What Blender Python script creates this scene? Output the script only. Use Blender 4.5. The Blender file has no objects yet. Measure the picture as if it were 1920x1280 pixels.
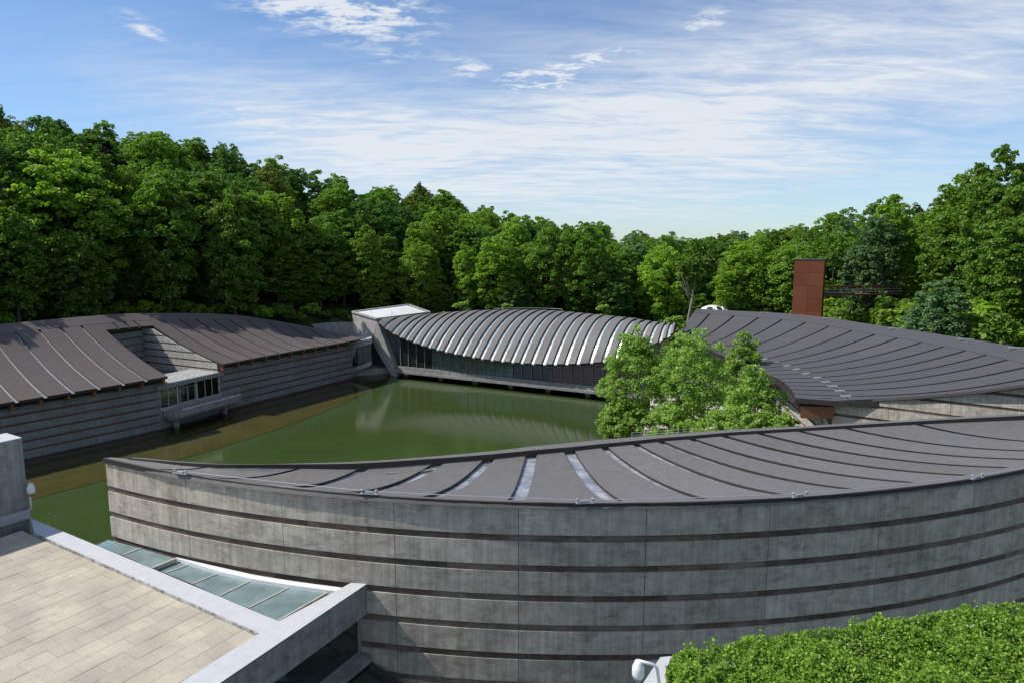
import bpy, math, random
import numpy as np

random.seed(7)
R = math.radians
sc = bpy.context.scene
COL = sc.collection

# ------------------------------------------------------------------ camera, sky, sun, exposure
CAM_H, PITCH, FPX = 25.0, R(8.0), 1280.0
cam_d = bpy.data.cameras.new('camera')
cam = bpy.data.objects.new('camera', cam_d)
COL.objects.link(cam)
cam.location = (0, 0, CAM_H)
cam.rotation_euler = (R(90) - PITCH, 0, 0)
cam_d.sensor_width, cam_d.lens = 36.0, 24.0
cam_d.clip_start, cam_d.clip_end = 0.1, 6000
sc.camera = cam

SUN = np.array((-0.67, 0.0, 0.74)); SUN /= np.linalg.norm(SUN)
SUN_EL = math.asin(SUN[2]); SUN_AZ = math.atan2(SUN[0], SUN[1])
sd = bpy.data.lights.new('sun', 'SUN')
sd.energy, sd.angle, sd.color = 4.8, R(0.5), (1.0, 0.96, 0.91)
sun = bpy.data.objects.new('sun', sd)
COL.objects.link(sun)
sun.location = (-60, 20, 90)
sun.rotation_euler = (math.acos(SUN[2]), 0, math.atan2(SUN[1], SUN[0]) + R(90))

world = bpy.data.worlds.new('World')
sc.world = world
world.use_nodes = True


def build_sky():
    nt = world.node_tree
    N, L = nt.nodes, nt.links
    N.clear()
    out = N.new('ShaderNodeOutputWorld')
    bg = N.new('ShaderNodeBackground')
    bg.inputs['Strength'].default_value = 0.114
    L.new(bg.outputs[0], out.inputs[0])
    sky = N.new('ShaderNodeTexSky')
    sky.sky_type = 'NISHITA'
    sky.sun_disc = False
    sky.sun_elevation, sky.sun_rotation = SUN_EL, SUN_AZ
    sky.altitude, sky.air_density, sky.dust_density, sky.ozone_density = 300, 1.0, 0.3, 1.7
    tc = N.new('ShaderNodeTexCoord')

    def math_n(op, a, b=None, c=None, clamp=False):
        n = N.new('ShaderNodeMath'); n.operation = op; n.use_clamp = clamp
        for i, v in enumerate((a, b, c)):
            if v is None: continue
            if isinstance(v, (int, float)): n.inputs[i].default_value = v
            else: L.new(v, n.inputs[i])
        return n.outputs[0]

    def vmath(op, a, b):
        n = N.new('ShaderNodeVectorMath'); n.operation = op
        for i, v in enumerate((a, b)):
            if isinstance(v, tuple): n.inputs[i].default_value = v
            else: L.new(v, n.inputs[i])
        return n
    d = tc.outputs['Generated']
    sep = N.new('ShaderNodeSeparateXYZ'); L.new(d, sep.inputs[0])
    den = math_n('ADD', math_n('MAXIMUM', sep.outputs[2], 0.0), 0.12)
    px = math_n('DIVIDE', sep.outputs[0], den)
    py = math_n('DIVIDE', sep.outputs[1], den)
    comb = N.new('ShaderNodeCombineXYZ')
    L.new(px, comb.inputs[0]); L.new(py, comb.inputs[1])

    def noise(scale, rot, stretch, detail=8, rough=0.6, dist=0.4, off=(0, 0, 0)):
        mp = N.new('ShaderNodeMapping')
        mp.inputs['Scale'].default_value = stretch
        mp.inputs['Rotation'].default_value = (0, 0, R(rot))
        mp.inputs['Location'].default_value = off
        L.new(comb.outputs[0], mp.inputs[0])
        n = N.new('ShaderNodeTexNoise')
        n.inputs['Scale'].default_value = scale
        n.inputs['Detail'].default_value = detail
        n.inputs['Roughness'].default_value = rough
        n.inputs['Distortion'].default_value = dist
        L.new(mp.outputs[0], n.inputs['Vector'])
        return n.outputs['Fac']

    def blob(u, v, su, sv, tilt=0.0):
        """soft elliptical cloud mass round the direction of one place in the sky"""
        r = ray(u, v); r = r / np.linalg.norm(r)
        e1 = np.cross(r, (0, 0, 1)); e1 /= np.linalg.norm(e1)
        e2 = np.cross(e1, r)
        c, s = math.cos(R(tilt)), math.sin(R(tilt))
        a1, a2 = (c * e1 + s * e2) / su, (-s * e1 + c * e2) / sv
        x = vmath('DOT_PRODUCT', d, tuple(a1)).outputs['Value']
        y = vmath('DOT_PRODUCT', d, tuple(a2)).outputs['Value']
        z = vmath('DOT_PRODUCT', d, tuple(r)).outputs['Value']
        q = math_n('ADD', math_n('MULTIPLY', x, x), math_n('MULTIPLY', y, y))
        g = math_n('POWER', 2.718, math_n('MULTIPLY', q, -1.0))
        return math_n('MULTIPLY', g, math_n('GREATER_THAN', z, 0.0))

    def add_all(items):
        acc = items[0]
        for it in items[1:]: acc = math_n('ADD', acc, it)
        return acc
    wisps = noise(1.1, 12, (0.55, 1.5, 1), 10, 0.62, 0.7)
    fine = noise(4.6, 20, (0.6, 1.6, 1), 9, 0.66, 0.5, (3, 1, 0))
    puff = noise(9.0, -15, (0.85, 1.25, 1), 9, 0.68, 0.3, (5, 2, 0))
    veil = add_all([blob(1080, 255, 0.40, 0.085, -2), math_n('MULTIPLY', blob(600, 240, 0.22, 0.06, -12), 1.25), blob(1500, 190, 0.45, 0.13, 12),
                    math_n('MULTIPLY', blob(1750, 60, 0.42, 0.10, 10), 0.55), math_n('MULTIPLY', blob(1050, 50, 0.40, 0.14, 0), 0.22), math_n('MULTIPLY', blob(1000, 400, 0.7, 0.05, 0), 0.15),
                    math_n('MULTIPLY', blob(850, 320, 0.35, 0.05, 0), 0.5)])
    dense = add_all([math_n('MULTIPLY', blob(680, 22, 0.085, 0.034, -6), 1.35), blob(520, -10, 0.06, 0.03, -10), blob(930, 142, 0.075, 0.016, -10),
                     blob(1040, 152, 0.06, 0.018, 8), blob(1120, 112, 0.07, 0.013, 8), blob(268, 52, 0.026, 0.010, -24), blob(1325, 40, 0.035, 0.014, 10),
                     math_n('MULTIPLY', blob(470, 225, 0.09, 0.024, -16), 0.85), math_n('MULTIPLY', blob(1290, 172, 0.09, 0.014, 6), 0.7),
                     math_n('MULTIPLY', blob(1560, 130, 0.10, 0.02, 8), 0.5), blob(735, 108, 0.02, 0.006, 0)])
    w = math_n('ADD', math_n('MULTIPLY', wisps, 0.6), math_n('MULTIPLY', fine, 0.4))
    ss = N.new('ShaderNodeMapRange'); ss.interpolation_type = 'SMOOTHSTEP'
    ss.inputs[1].default_value, ss.inputs[2].default_value = 0.24, 0.76
    L.new(w, ss.inputs[0])
    v1 = math_n('MULTIPLY', math_n('MULTIPLY', math_n('MULTIPLY', veil, 0.72), math_n('ADD', math_n('MULTIPLY', fine, 1.1), 0.42)), math_n('ADD', math_n('MULTIPLY', ss.outputs[0], 0.82), 0.18), clamp=True)
    s2 = N.new('ShaderNodeMapRange'); s2.interpolation_type = 'SMOOTHSTEP'
    s2.inputs[1].default_value, s2.inputs[2].default_value = 0.40, 0.62
    L.new(math_n('ADD', math_n('MULTIPLY', puff, 0.7), math_n('MULTIPLY', fine, 0.3)), s2.inputs[0])
    v2 = math_n('MULTIPLY', math_n('MULTIPLY', dense, 1.25), s2.outputs[0], clamp=True)
    away = N.new('ShaderNodeMapRange'); away.interpolation_type = 'SMOOTHSTEP'   # broken veil added unseen overhead and behind the lookout, to whiten the blue fill
    away.inputs[1].default_value, away.inputs[2].default_value = 0.55, -0.1
    away.inputs[3].default_value, away.inputs[4].default_value = 0.0, 1.0
    L.new(sep.outputs[1], away.inputs[0])
    base = math_n('MULTIPLY', math_n('ADD', math_n('MULTIPLY', ss.outputs[0], 0.42), 0.10), math_n('ADD', math_n('MULTIPLY', away.outputs[0], 0.92), 0.08))
    fac = math_n('MINIMUM', math_n('MAXIMUM', math_n('MAXIMUM', v1, v2), base), 0.93)
    up = math_n('GREATER_THAN', sep.outputs[2], -0.02)
    fac = math_n('MULTIPLY', fac, up)
    mix = N.new('ShaderNodeMix'); mix.data_type = 'RGBA'
    L.new(fac, mix.inputs[0])
    tint = N.new('ShaderNodeMix'); tint.data_type, tint.blend_type = 'RGBA', 'MULTIPLY'
    tint.inputs[0].default_value = 1.0
    L.new(sky.outputs[0], tint.inputs[6])
    tint.inputs[7].default_value = (0.80, 1.0, 1.22, 1)
    L.new(tint.outputs[2], mix.inputs[6])
    mix.inputs[7].default_value = (6.9, 7.3, 7.8, 1)
    L.new(mix.outputs[2], bg.inputs['Color'])


def ray(u, v):
    """world direction of a place (u, v) of the 1920 x 1280 photograph"""
    a, b = (u - 960) / FPX, (v - 640) / FPX
    cp, sp = math.cos(PITCH), math.sin(PITCH)
    return np.array((a, cp - b * sp, -sp - b * cp))


def at(u, v, z=None, y=None):
    """the surveyed point seen at (u, v), given its height z or its distance y"""
    r = ray(u, v)
    k = (z - CAM_H) / r[2] if z is not None else y / r[1]
    return np.array((r[0] * k, r[1] * k, CAM_H + r[2] * k))


build_sky()
sc.view_settings.view_transform = 'Standard'
sc.view_settings.look = 'None'
sc.view_settings.exposure = 0.0
sc.view_settings.gamma = 1.0
sc.view_settings.use_curve_mapping = False
sc.render.engine = 'CYCLES'
cy = sc.cycles
cy.max_bounces, cy.diffuse_bounces, cy.glossy_bounces = 8, 3, 3
cy.transmission_bounces, cy.transparent_max_bounces = 4, 8
cy.caustics_reflective = cy.caustics_refractive = False
cy.use_denoising = True


# ------------------------------------------------------------------ materials
def new_mat(name):
    m = bpy.data.materials.new(name)
    m.use_nodes = True
    nt = m.node_tree
    return m, nt, nt.nodes['Principled BSDF']


def nd(nt, kind, **kw):
    n = nt.nodes.new(kind)
    for k, v in kw.items():
        if isinstance(k, str) and hasattr(n, k): setattr(n, k, v)
    return n


def ramp(nt, src, stops):
    r = nt.nodes.new('ShaderNodeValToRGB')
    e = r.color_ramp.elements
    while len(e) < len(stops): e.new(0.5)
    for el, (p, c) in zip(e, stops):
        el.position = p
        el.color = (*c, 1) if len(c) == 3 else c
    nt.links.new(src, r.inputs[0])
    return r.outputs[0]


def noise(nt, vec, scale, detail=6, rough=0.6, stretch=(1, 1, 1), dist=0.0):
    mp = nt.nodes.new('ShaderNodeMapping')
    mp.inputs['Scale'].default_value = stretch
    nt.links.new(vec, mp.inputs[0])
    n = nt.nodes.new('ShaderNodeTexNoise')
    n.inputs['Scale'].default_value = scale
    n.inputs['Detail'].default_value = detail
    n.inputs['Roughness'].default_value = rough
    n.inputs['Distortion'].default_value = dist
    nt.links.new(mp.outputs[0], n.inputs['Vector'])
    return n.outputs['Fac']


def mixc(nt, fac, a, b, mode='MIX'):
    m = nt.nodes.new('ShaderNodeMix')
    m.data_type, m.blend_type = 'RGBA', mode
    for i, v in ((0, fac), (6, a), (7, b)):
        if isinstance(v, (int, float)): m.inputs[i].default_value = v
        elif isinstance(v, tuple): m.inputs[i].default_value = (*v, 1)
        else: nt.links.new(v, m.inputs[i])
    return m.outputs[2]


def bump(nt, bsdf, src, strength=0.3, dist=0.02):
    b = nt.nodes.new('ShaderNodeBump')
    b.inputs['Strength'].default_value = strength
    b.inputs['Distance'].default_value = dist
    nt.links.new(src, b.inputs['Height'])
    nt.links.new(b.outputs[0], bsdf.inputs['Normal'])


def vary(nt, col, lo, hi):
    """a little lighter or darker from object to object"""
    oi = nt.nodes.new('ShaderNodeObjectInfo')
    g = ramp(nt, oi.outputs['Random'], [(0, (lo,) * 3), (1, (hi,) * 3)])
    return mixc(nt, 1.0, col, g, 'MULTIPLY')


def concrete(name, base, dark, streak=0.6, lo=0.9, hi=1.06, tint=(0.80, 0.79, 0.75)):
    m, nt, b = new_mat(name)
    tc = nt.nodes.new('ShaderNodeTexCoord').outputs['Object']
    big = noise(nt, tc, 0.35, 5, 0.6)
    blot = noise(nt, tc, 1.6, 8, 0.72, dist=0.3)
    strk = noise(nt, tc, 5.0, 6, 0.7, (1, 1, 0.06))
    fine = noise(nt, tc, 22, 4, 0.7)
    mott = noise(nt, tc, 2.6, 9, 0.8, (0.45, 0.45, 1.1), 0.5)
    c = ramp(nt, blot, [(0.30, dark), (0.62, base)])
    c = mixc(nt, ramp(nt, big, [(0.35, (0, 0, 0)), (0.65, (1, 1, 1))]), c, tint, 'MULTIPLY')
    sf = ramp(nt, strk, [(0.36, (1 - streak,) * 3), (0.62, (1.08,) * 3)])
    c = mixc(nt, 1.0, c, sf, 'MULTIPLY')
    c = mixc(nt, 1.0, c, ramp(nt, mott, [(0.36, (0.60,) * 3), (0.50, (1,) * 3)]), 'MULTIPLY')
    c = mixc(nt, 1.0, c, ramp(nt, fine, [(0.3, (0.86,) * 3), (0.7, (1.08,) * 3)]), 'MULTIPLY')
    smear = noise(nt, tc, 3.2, 9, 0.85, (0.22, 0.22, 2.2), 0.2)
    c = mixc(nt, 1.0, c, ramp(nt, smear, [(0.33, (0.62,) * 3), (0.44, (1,) * 3)]), 'MULTIPLY')
    c = vary(nt, c, lo, hi)
    nt.links.new(c, b.inputs['Base Color'])
    b.inputs['Roughness'].default_value = 0.85
    bump(nt, b, blot, 0.25, 0.02)
    return m


def wood(name, a, bcol, grey, lo=0.65, hi=1.35):
    m, nt, b = new_mat(name)
    tc = nt.nodes.new('ShaderNodeTexCoord').outputs['Object']
    g = noise(nt, tc, 6, 6, 0.7, (0.25, 0.25, 7))
    w = noise(nt, tc, 0.9, 5, 0.7, (1, 1, 2))
    c = ramp(nt, g, [(0.3, a), (0.7, bcol)])
    c = mixc(nt, ramp(nt, w, [(0.42, (0, 0, 0)), (0.68, (0.85,) * 3)]), c, grey)
    c = vary(nt, c, lo, hi)
    nt.links.new(c, b.inputs['Base Color'])
    b.inputs['Roughness'].default_value = 0.75
    bump(nt, b, g, 0.3, 0.01)
    return m


def metal_roof(name, base, rust, rough=0.5, amount=0.5, lo=0.9, hi=1.08, spec=0.25):
    m, nt, b = new_mat(name)
    tc = nt.nodes.new('ShaderNodeTexCoord').outputs['Object']
    n1 = noise(nt, tc, 0.25, 6, 0.65)
    n2 = noise(nt, tc, 3.0, 6, 0.7, (1, 1, 1))
    c = mixc(nt, ramp(nt, n1, [(0.42, (0, 0, 0)), (0.75, (amount,) * 3)]), base, rust)
    c = mixc(nt, 1.0, c, ramp(nt, n2, [(0.3, (0.86,) * 3), (0.7, (1.1,) * 3)]), 'MULTIPLY')
    c = vary(nt, c, lo, hi)
    nt.links.new(c, b.inputs['Base Color'])
    rr = ramp(nt, n1, [(0.3, (rough - 0.08,) * 3), (0.7, (rough + 0.12,) * 3)])
    nt.links.new(rr, b.inputs['Roughness'])
    b.inputs['Specular IOR Level'].default_value = spec
    bump(nt, b, noise(nt, tc, 1.3, 4, 0.5), 0.12, 0.03)
    return m


def plain(name, col, rough=0.6, metallic=0.0, spec=0.5, grain=0.12):
    m, nt, b = new_mat(name)
    tc = nt.nodes.new('ShaderNodeTexCoord').outputs['Object']
    n = noise(nt, tc, 2.5, 6, 0.7)
    c = mixc(nt, 1.0, col, ramp(nt, n, [(0.3, (1 - grain,) * 3), (0.7, (1 + grain * 0.6,) * 3)]), 'MULTIPLY')
    nt.links.new(c, b.inputs['Base Color'])
    b.inputs['Roughness'].default_value = rough
    b.inputs['Metallic'].default_value = metallic
    b.inputs['Specular IOR Level'].default_value = spec
    return m


def skylight_mat(name, col, rough=0.12, dirt=0.4, ripple=0.0):
    m, nt, b = new_mat(name)
    tc = nt.nodes.new('ShaderNodeTexCoord').outputs['Object']
    n = noise(nt, tc, 1.4, 5, 0.6)
    c = mixc(nt, 1.0, col, ramp(nt, n, [(0.3, (1 - dirt,) * 3), (0.65, (1.05,) * 3)]), 'MULTIPLY')
    nt.links.new(c, b.inputs['Base Color'])
    b.inputs['Roughness'].default_value = rough
    b.inputs['Specular IOR Level'].default_value = 0.9
    b.inputs['Coat Weight'].default_value = 0.8
    b.inputs['Coat Roughness'].default_value = max(0.04, rough * 0.6)
    if ripple:
        bump(nt, b, noise(nt, tc, 1.6, 2, 0.5, (1, 3, 1)), ripple, 0.1)
    return m


def leaf_mat(name, dark, light, trans=0.35, rnd=(0.75, 1.25), gain=1.0):
    dark, light = tuple(c * gain for c in dark), tuple(c * gain for c in light)
    trans = min(trans + 0.10, 0.5)
    m = bpy.data.materials.new(name)
    m.use_nodes = True
    nt = m.node_tree
    nt.nodes.clear()
    out = nt.nodes.new('ShaderNodeOutputMaterial')
    geo = nt.nodes.new('ShaderNodeNewGeometry')
    c = ramp(nt, geo.outputs['Random Per Island'], [(0.0, dark), (0.6, tuple((a + b) / 2 for a, b in zip(dark, light))), (1.0, light)])
    c = vary(nt, c, *rnd)
    p = nt.nodes.new('ShaderNodeBsdfPrincipled')
    nt.links.new(c, p.inputs['Base Color'])
    p.inputs['Roughness'].default_value = 0.5
    p.inputs['Specular IOR Level'].default_value = 0.2
    t = nt.nodes.new('ShaderNodeBsdfTranslucent')
    tcol = mixc(nt, 1.0, c, (1.15, 1.45, 0.40), 'MULTIPLY')
    nt.links.new(tcol, t.inputs[0])
    mx = nt.nodes.new('ShaderNodeMixShader')
    mx.inputs[0].default_value = trans
    nt.links.new(p.outputs[0], mx.inputs[1])
    nt.links.new(t.outputs[0], mx.inputs[2])
    nt.links.new(mx.outputs[0], out.inputs[0])
    return m


def water_mat():
    m = bpy.data.materials.new('pond_water')
    m.use_nodes = True
    nt = m.node_tree
    nt.nodes.clear()
    out = nt.nodes.new('ShaderNodeOutputMaterial')
    tc = nt.nodes.new('ShaderNodeTexCoord').outputs['Object']
    n1 = noise(nt, tc, 2.0, 4, 0.62, (0.55, 1.5, 1), 0.4)
    n2 = noise(nt, tc, 0.10, 2, 0.5, (1, 1, 1))
    mul = nt.nodes.new('ShaderNodeMath'); mul.operation = 'MULTIPLY'
    nt.links.new(n1, mul.inputs[0])
    nt.links.new(ramp(nt, n2, [(0.35, (0.5,) * 3), (0.7, (1,) * 3)]), mul.inputs[1])
    b = nt.nodes.new('ShaderNodeBump')
    b.inputs['Strength'].default_value = 0.16
    b.inputs['Distance'].default_value = 0.06
    nt.links.new(mul.outputs[0], b.inputs['Height'])
    fr = nt.nodes.new('ShaderNodeFresnel')
    fr.inputs['IOR'].default_value = 1.40
    nt.links.new(b.outputs[0], fr.inputs['Normal'])
    tr = nt.nodes.new('ShaderNodeBsdfTransparent')
    tr.inputs[0].default_value = (0.72, 0.80, 0.62, 1)
    gl = nt.nodes.new('ShaderNodeBsdfGlossy')
    gl.inputs['Roughness'].default_value = 0.04
    gl.inputs['Color'].default_value = (1, 1, 1, 1)
    nt.links.new(b.outputs[0], gl.inputs['Normal'])
    mx = nt.nodes.new('ShaderNodeMixShader')
    nt.links.new(fr.outputs[0], mx.inputs[0])
    nt.links.new(tr.outputs[0], mx.inputs[1])
    nt.links.new(gl.outputs[0], mx.inputs[2])
    nt.links.new(mx.outputs[0], out.inputs[0])
    return m


def glass_mat(name, tint, rough=0.03, spec=0.9):
    m, nt, b = new_mat(name)
    tc = nt.nodes.new('ShaderNodeTexCoord').outputs['Object']
    n = noise(nt, tc, 0.8, 4, 0.6)
    c = mixc(nt, 1.0, tint, ramp(nt, n, [(0.3, (0.6,) * 3), (0.7, (1.2,) * 3)]), 'MULTIPLY')
    nt.links.new(c, b.inputs['Base Color'])
    b.inputs['Roughness'].default_value = rough
    b.inputs['Specular IOR Level'].default_value = spec
    return m


def clear_glass(name):
    m = bpy.data.materials.new(name)
    m.use_nodes = True
    nt = m.node_tree
    nt.nodes.clear()
    out = nt.nodes.new('ShaderNodeOutputMaterial')
    fr = nt.nodes.new('ShaderNodeFresnel'); fr.inputs['IOR'].default_value = 1.5
    tr = nt.nodes.new('ShaderNodeBsdfTransparent'); tr.inputs[0].default_value = (0.75, 0.84, 0.78, 1)
    gl = nt.nodes.new('ShaderNodeBsdfGlossy'); gl.inputs['Roughness'].default_value = 0.02
    mx = nt.nodes.new('ShaderNodeMixShader')
    nt.links.new(fr.outputs[0], mx.inputs[0]); nt.links.new(tr.outputs[0], mx.inputs[1]); nt.links.new(gl.outputs[0], mx.inputs[2])
    nt.links.new(mx.outputs[0], out.inputs[0])
    return m


def ground_mat(name, cols, scale):
    m, nt, b = new_mat(name)
    tc = nt.nodes.new('ShaderNodeTexCoord').outputs['Object']
    c = ramp(nt, noise(nt, tc, scale, 10, 0.7), cols)
    nt.links.new(c, b.inputs['Base Color'])
    b.inputs['Roughness'].default_value = 0.95
    b.inputs['Specular IOR Level'].default_value = 0.1
    bump(nt, b, noise(nt, tc, scale * 6, 6, 0.7), 0.6, 0.1)
    return m


M = {}
M['concrete'] = concrete('board_concrete', (0.60, 0.545, 0.455), (0.40, 0.36, 0.30), 0.24, 0.86, 1.08)
M['wall_concrete'] = concrete('shade_toned_concrete', (0.27, 0.27, 0.255), (0.20, 0.20, 0.19), 0.14, 0.96, 1.03)  # darker copy of the concrete; the eave shade is put into its colour
M['pale_concrete'] = concrete('pale_concrete', (0.50, 0.48, 0.44), (0.34, 0.33, 0.31), 0.22, 0.97, 1.03, (1, 0.98, 0.95))
M['grey_concrete'] = concrete('grey_concrete', (0.36, 0.36, 0.34), (0.25, 0.25, 0.24), 0.25, 0.92, 1.04)
M['coping'] = plain('parapet_coping', (0.53, 0.53, 0.53), 0.8, spec=0.2, grain=0.10)
M['wood'] = wood('weathered_board', (0.055, 0.036, 0.026), (0.135, 0.092, 0.064), (0.21, 0.175, 0.145))
M['red_wood'] = wood('cedar_board', (0.085, 0.030, 0.014), (0.17, 0.065, 0.028), (0.12, 0.05, 0.03), 0.8, 1.15)
M['glulam'] = wood('glulam_beam', (0.16, 0.065, 0.025), (0.28, 0.125, 0.055), (0.2, 0.09, 0.04), 0.85, 1.1)
M['roof_brown'] = metal_roof('copper_roof_brown', (0.122, 0.104, 0.095), (0.110, 0.078, 0.064), 0.62, 0.7)
M['roof_grey'] = metal_roof('copper_roof_grey', (0.165, 0.157, 0.148), (0.148, 0.126, 0.108), 0.62, 0.5, 0.91, 1.07)
M['roof_slate'] = metal_roof('copper_roof_slate', (0.086, 0.084, 0.086), (0.100, 0.078, 0.064), 0.52, 0.35, 0.95, 1.05)
M['flashing'] = plain('dark_flashing', (0.035, 0.027, 0.023), 0.5)
M['copper_trim'] = plain('copper_trim', (0.11, 0.05, 0.03), 0.5)
M['skylight_pale'] = skylight_mat('skylight_pale', (0.44, 0.51, 0.50), 0.27, 0.25)
M['skylight_dusty'] = plain('dusty_skylight', (0.33, 0.33, 0.34), 0.4, spec=0.4, grain=0.25)
M['skylight'] = skylight_mat('skylight_glass', (0.56, 0.56, 0.57), 0.10, 0.65, 1.0)
M['skylight'].node_tree.nodes['Principled BSDF'].inputs['Metallic'].default_value = 0.25
M['skylight_blue'] = skylight_mat('skylight_bluish', (0.22, 0.23, 0.33), 0.14, 0.4)
M['glass'] = glass_mat('dark_glass', (0.02, 0.028, 0.026))
M['glass_green'] = glass_mat('green_reflection_glass', (0.13, 0.175, 0.135))  # reflected green of pond and trees is painted into the pane colour
M['glass_red'] = glass_mat('russet_glass', (0.14, 0.045, 0.026))
M['glass_teal'] = glass_mat('dusty_teal_glass', (0.19, 0.265, 0.265), 0.22, 0.6)
M['clear'] = clear_glass('clear_glass')
M['frame'] = plain('grey_frame', (0.23, 0.22, 0.20), 0.5)
M['frame_dark'] = plain('dark_frame', (0.035, 0.034, 0.033), 0.45)
M['frame_pale'] = plain('pale_frame', (0.45, 0.43, 0.38), 0.5)
M['white'] = plain('white_paint', (0.76, 0.76, 0.74), 0.45, grain=0.06)
M['steel'] = plain('galvanised_steel', (0.45, 0.45, 0.46), 0.4, 0.3)
M['rust'] = metal_roof('weathering_steel', (0.19, 0.060, 0.026), (0.135, 0.045, 0.022), 0.75, 0.8)
M['gravel'] = ground_mat('pale_gravel', [(0.38, (0.16, 0.155, 0.14)), (0.6, (0.56, 0.55, 0.52))], 4.0)
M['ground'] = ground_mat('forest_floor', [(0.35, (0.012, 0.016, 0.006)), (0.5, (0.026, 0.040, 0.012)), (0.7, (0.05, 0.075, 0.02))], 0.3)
M['bed'] = ground_mat('pond_bed', [(0.35, (0.090, 0.122, 0.056)), (0.65, (0.108, 0.142, 0.068))], 0.05)
M['ledge'] = ground_mat('silt_ledge', [(0.35, (0.125, 0.094, 0.034)), (0.65, (0.16, 0.115, 0.042))], 0.25)
M['paving'] = ground_mat('plaza_paving', [(0.35, (0.42, 0.38, 0.33)), (0.65, (0.52, 0.48, 0.42))], 0.8)
M['water'] = water_mat()
M['bark'] = plain('grey_bark', (0.075, 0.06, 0.045), 0.9, grain=0.4)
M['pale_bark'] = plain('pale_bark', (0.24, 0.21, 0.17), 0.9, grain=0.4)
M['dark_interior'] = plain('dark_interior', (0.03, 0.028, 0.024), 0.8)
M['ochre_wall'] = plain('pale_ochre_wall', (0.36, 0.34, 0.20), 0.8)
M['leaf_mid'] = leaf_mat('leaf_mid_green', (0.040, 0.080, 0.012), (0.132, 0.206, 0.034), 0.30, gain=1.90)
M['leaf_dark'] = leaf_mat('leaf_dark_green', (0.028, 0.064, 0.014), (0.085, 0.155, 0.030), 0.25, gain=1.80)
M['leaf_bright'] = leaf_mat('leaf_bright_green', (0.068, 0.125, 0.014), (0.205, 0.285, 0.044), 0.34, gain=1.75)
M['leaf_olive'] = leaf_mat('leaf_olive', (0.060, 0.080, 0.016), (0.155, 0.180, 0.038), 0.28, gain=1.60)
M['leaf_grey'] = leaf_mat('leaf_grey_green', (0.054, 0.101, 0.041), (0.142, 0.215, 0.095), 0.25, gain=1.60)
M['leaf_plane'] = leaf_mat('leaf_sycamore', (0.066, 0.120, 0.018), (0.290, 0.370, 0.105), 0.32, (0.92, 1.1), gain=1.80)
M['leaf_box'] = leaf_mat('leaf_hedge', (0.065, 0.125, 0.014), (0.235, 0.345, 0.055), 0.30, (1, 1), gain=1.60)
M['leaf_black'] = leaf_mat('leaf_conifer', (0.010, 0.022, 0.008), (0.026, 0.042, 0.016), 0.1)


def paver_mat():
    m, nt, b = new_mat('buff_paver')
    tc = nt.nodes.new('ShaderNodeTexCoord').outputs['Object']
    oi = nt.nodes.new('ShaderNodeObjectInfo')
    add = nt.nodes.new('ShaderNodeVectorMath'); add.operation = 'ADD'
    nt.links.new(tc, add.inputs[0]); nt.links.new(oi.outputs['Location'], add.inputs[1])
    v = add.outputs[0]
    stain = noise(nt, v, 0.55, 6, 0.65)
    smear = noise(nt, v, 2.2, 7, 0.75, (1.0, 1.0, 1))
    fine = noise(nt, v, 30, 3, 0.6)
    c = mixc(nt, ramp(nt, stain, [(0.40, (0, 0, 0)), (0.66, (0.9,) * 3)]), (0.51, 0.450, 0.340), (0.355, 0.312, 0.250))
    c = mixc(nt, 1.0, c, ramp(nt, smear, [(0.30, (0.72,) * 3), (0.52, (1.03,) * 3)]), 'MULTIPLY')
    c = mixc(nt, 1.0, c, ramp(nt, fine, [(0.3, (0.93,) * 3), (0.7, (1.05,) * 3)]), 'MULTIPLY')
    c = vary(nt, c, 0.90, 1.05)
    nt.links.new(c, b.inputs['Base Color'])
    b.inputs['Roughness'].default_value = 0.85
    return m


M['paver'] = paver_mat()


# ------------------------------------------------------------------ builders
def props(o, label=None, cat=None, group=None, kind=None):
    for k, v in (('label', label), ('category', cat), ('group', group), ('kind', kind)):
        if v: o[k] = v
    return o


def thing(name, loc, label, cat, group=None):
    e = bpy.data.objects.new(name, None)
    e.empty_display_size = 0.5
    COL.objects.link(e)
    e.location = tuple(float(c) for c in loc)
    return props(e, label, cat, group)


def origin_of(p):
    o = np.zeros(3)
    while p is not None:
        o += np.array(p.location); p = p.parent
    return o


def mesh_ob(name, verts, faces, mat, parent=None, smooth=False, loc=None):
    """link one mesh object; verts are world coordinates, stored relative to the thing's base"""
    verts = np.asarray(verts, float).reshape(-1, 3)
    base = origin_of(parent)
    l = np.array(loc, float) - base if loc is not None else np.zeros(3)
    me = bpy.data.meshes.new(name)
    me.from_pydata((verts - base - l).tolist(), [], [list(map(int, f)) for f in faces])
    me.materials.append(mat)
    if smooth: me.polygons.foreach_set('use_smooth', [True] * len(me.polygons))
    me.update()
    o = bpy.data.objects.new(name, me)
    COL.objects.link(o)
    if parent is not None: o.parent = parent
    o.location = l.tolist()
    return o


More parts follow.
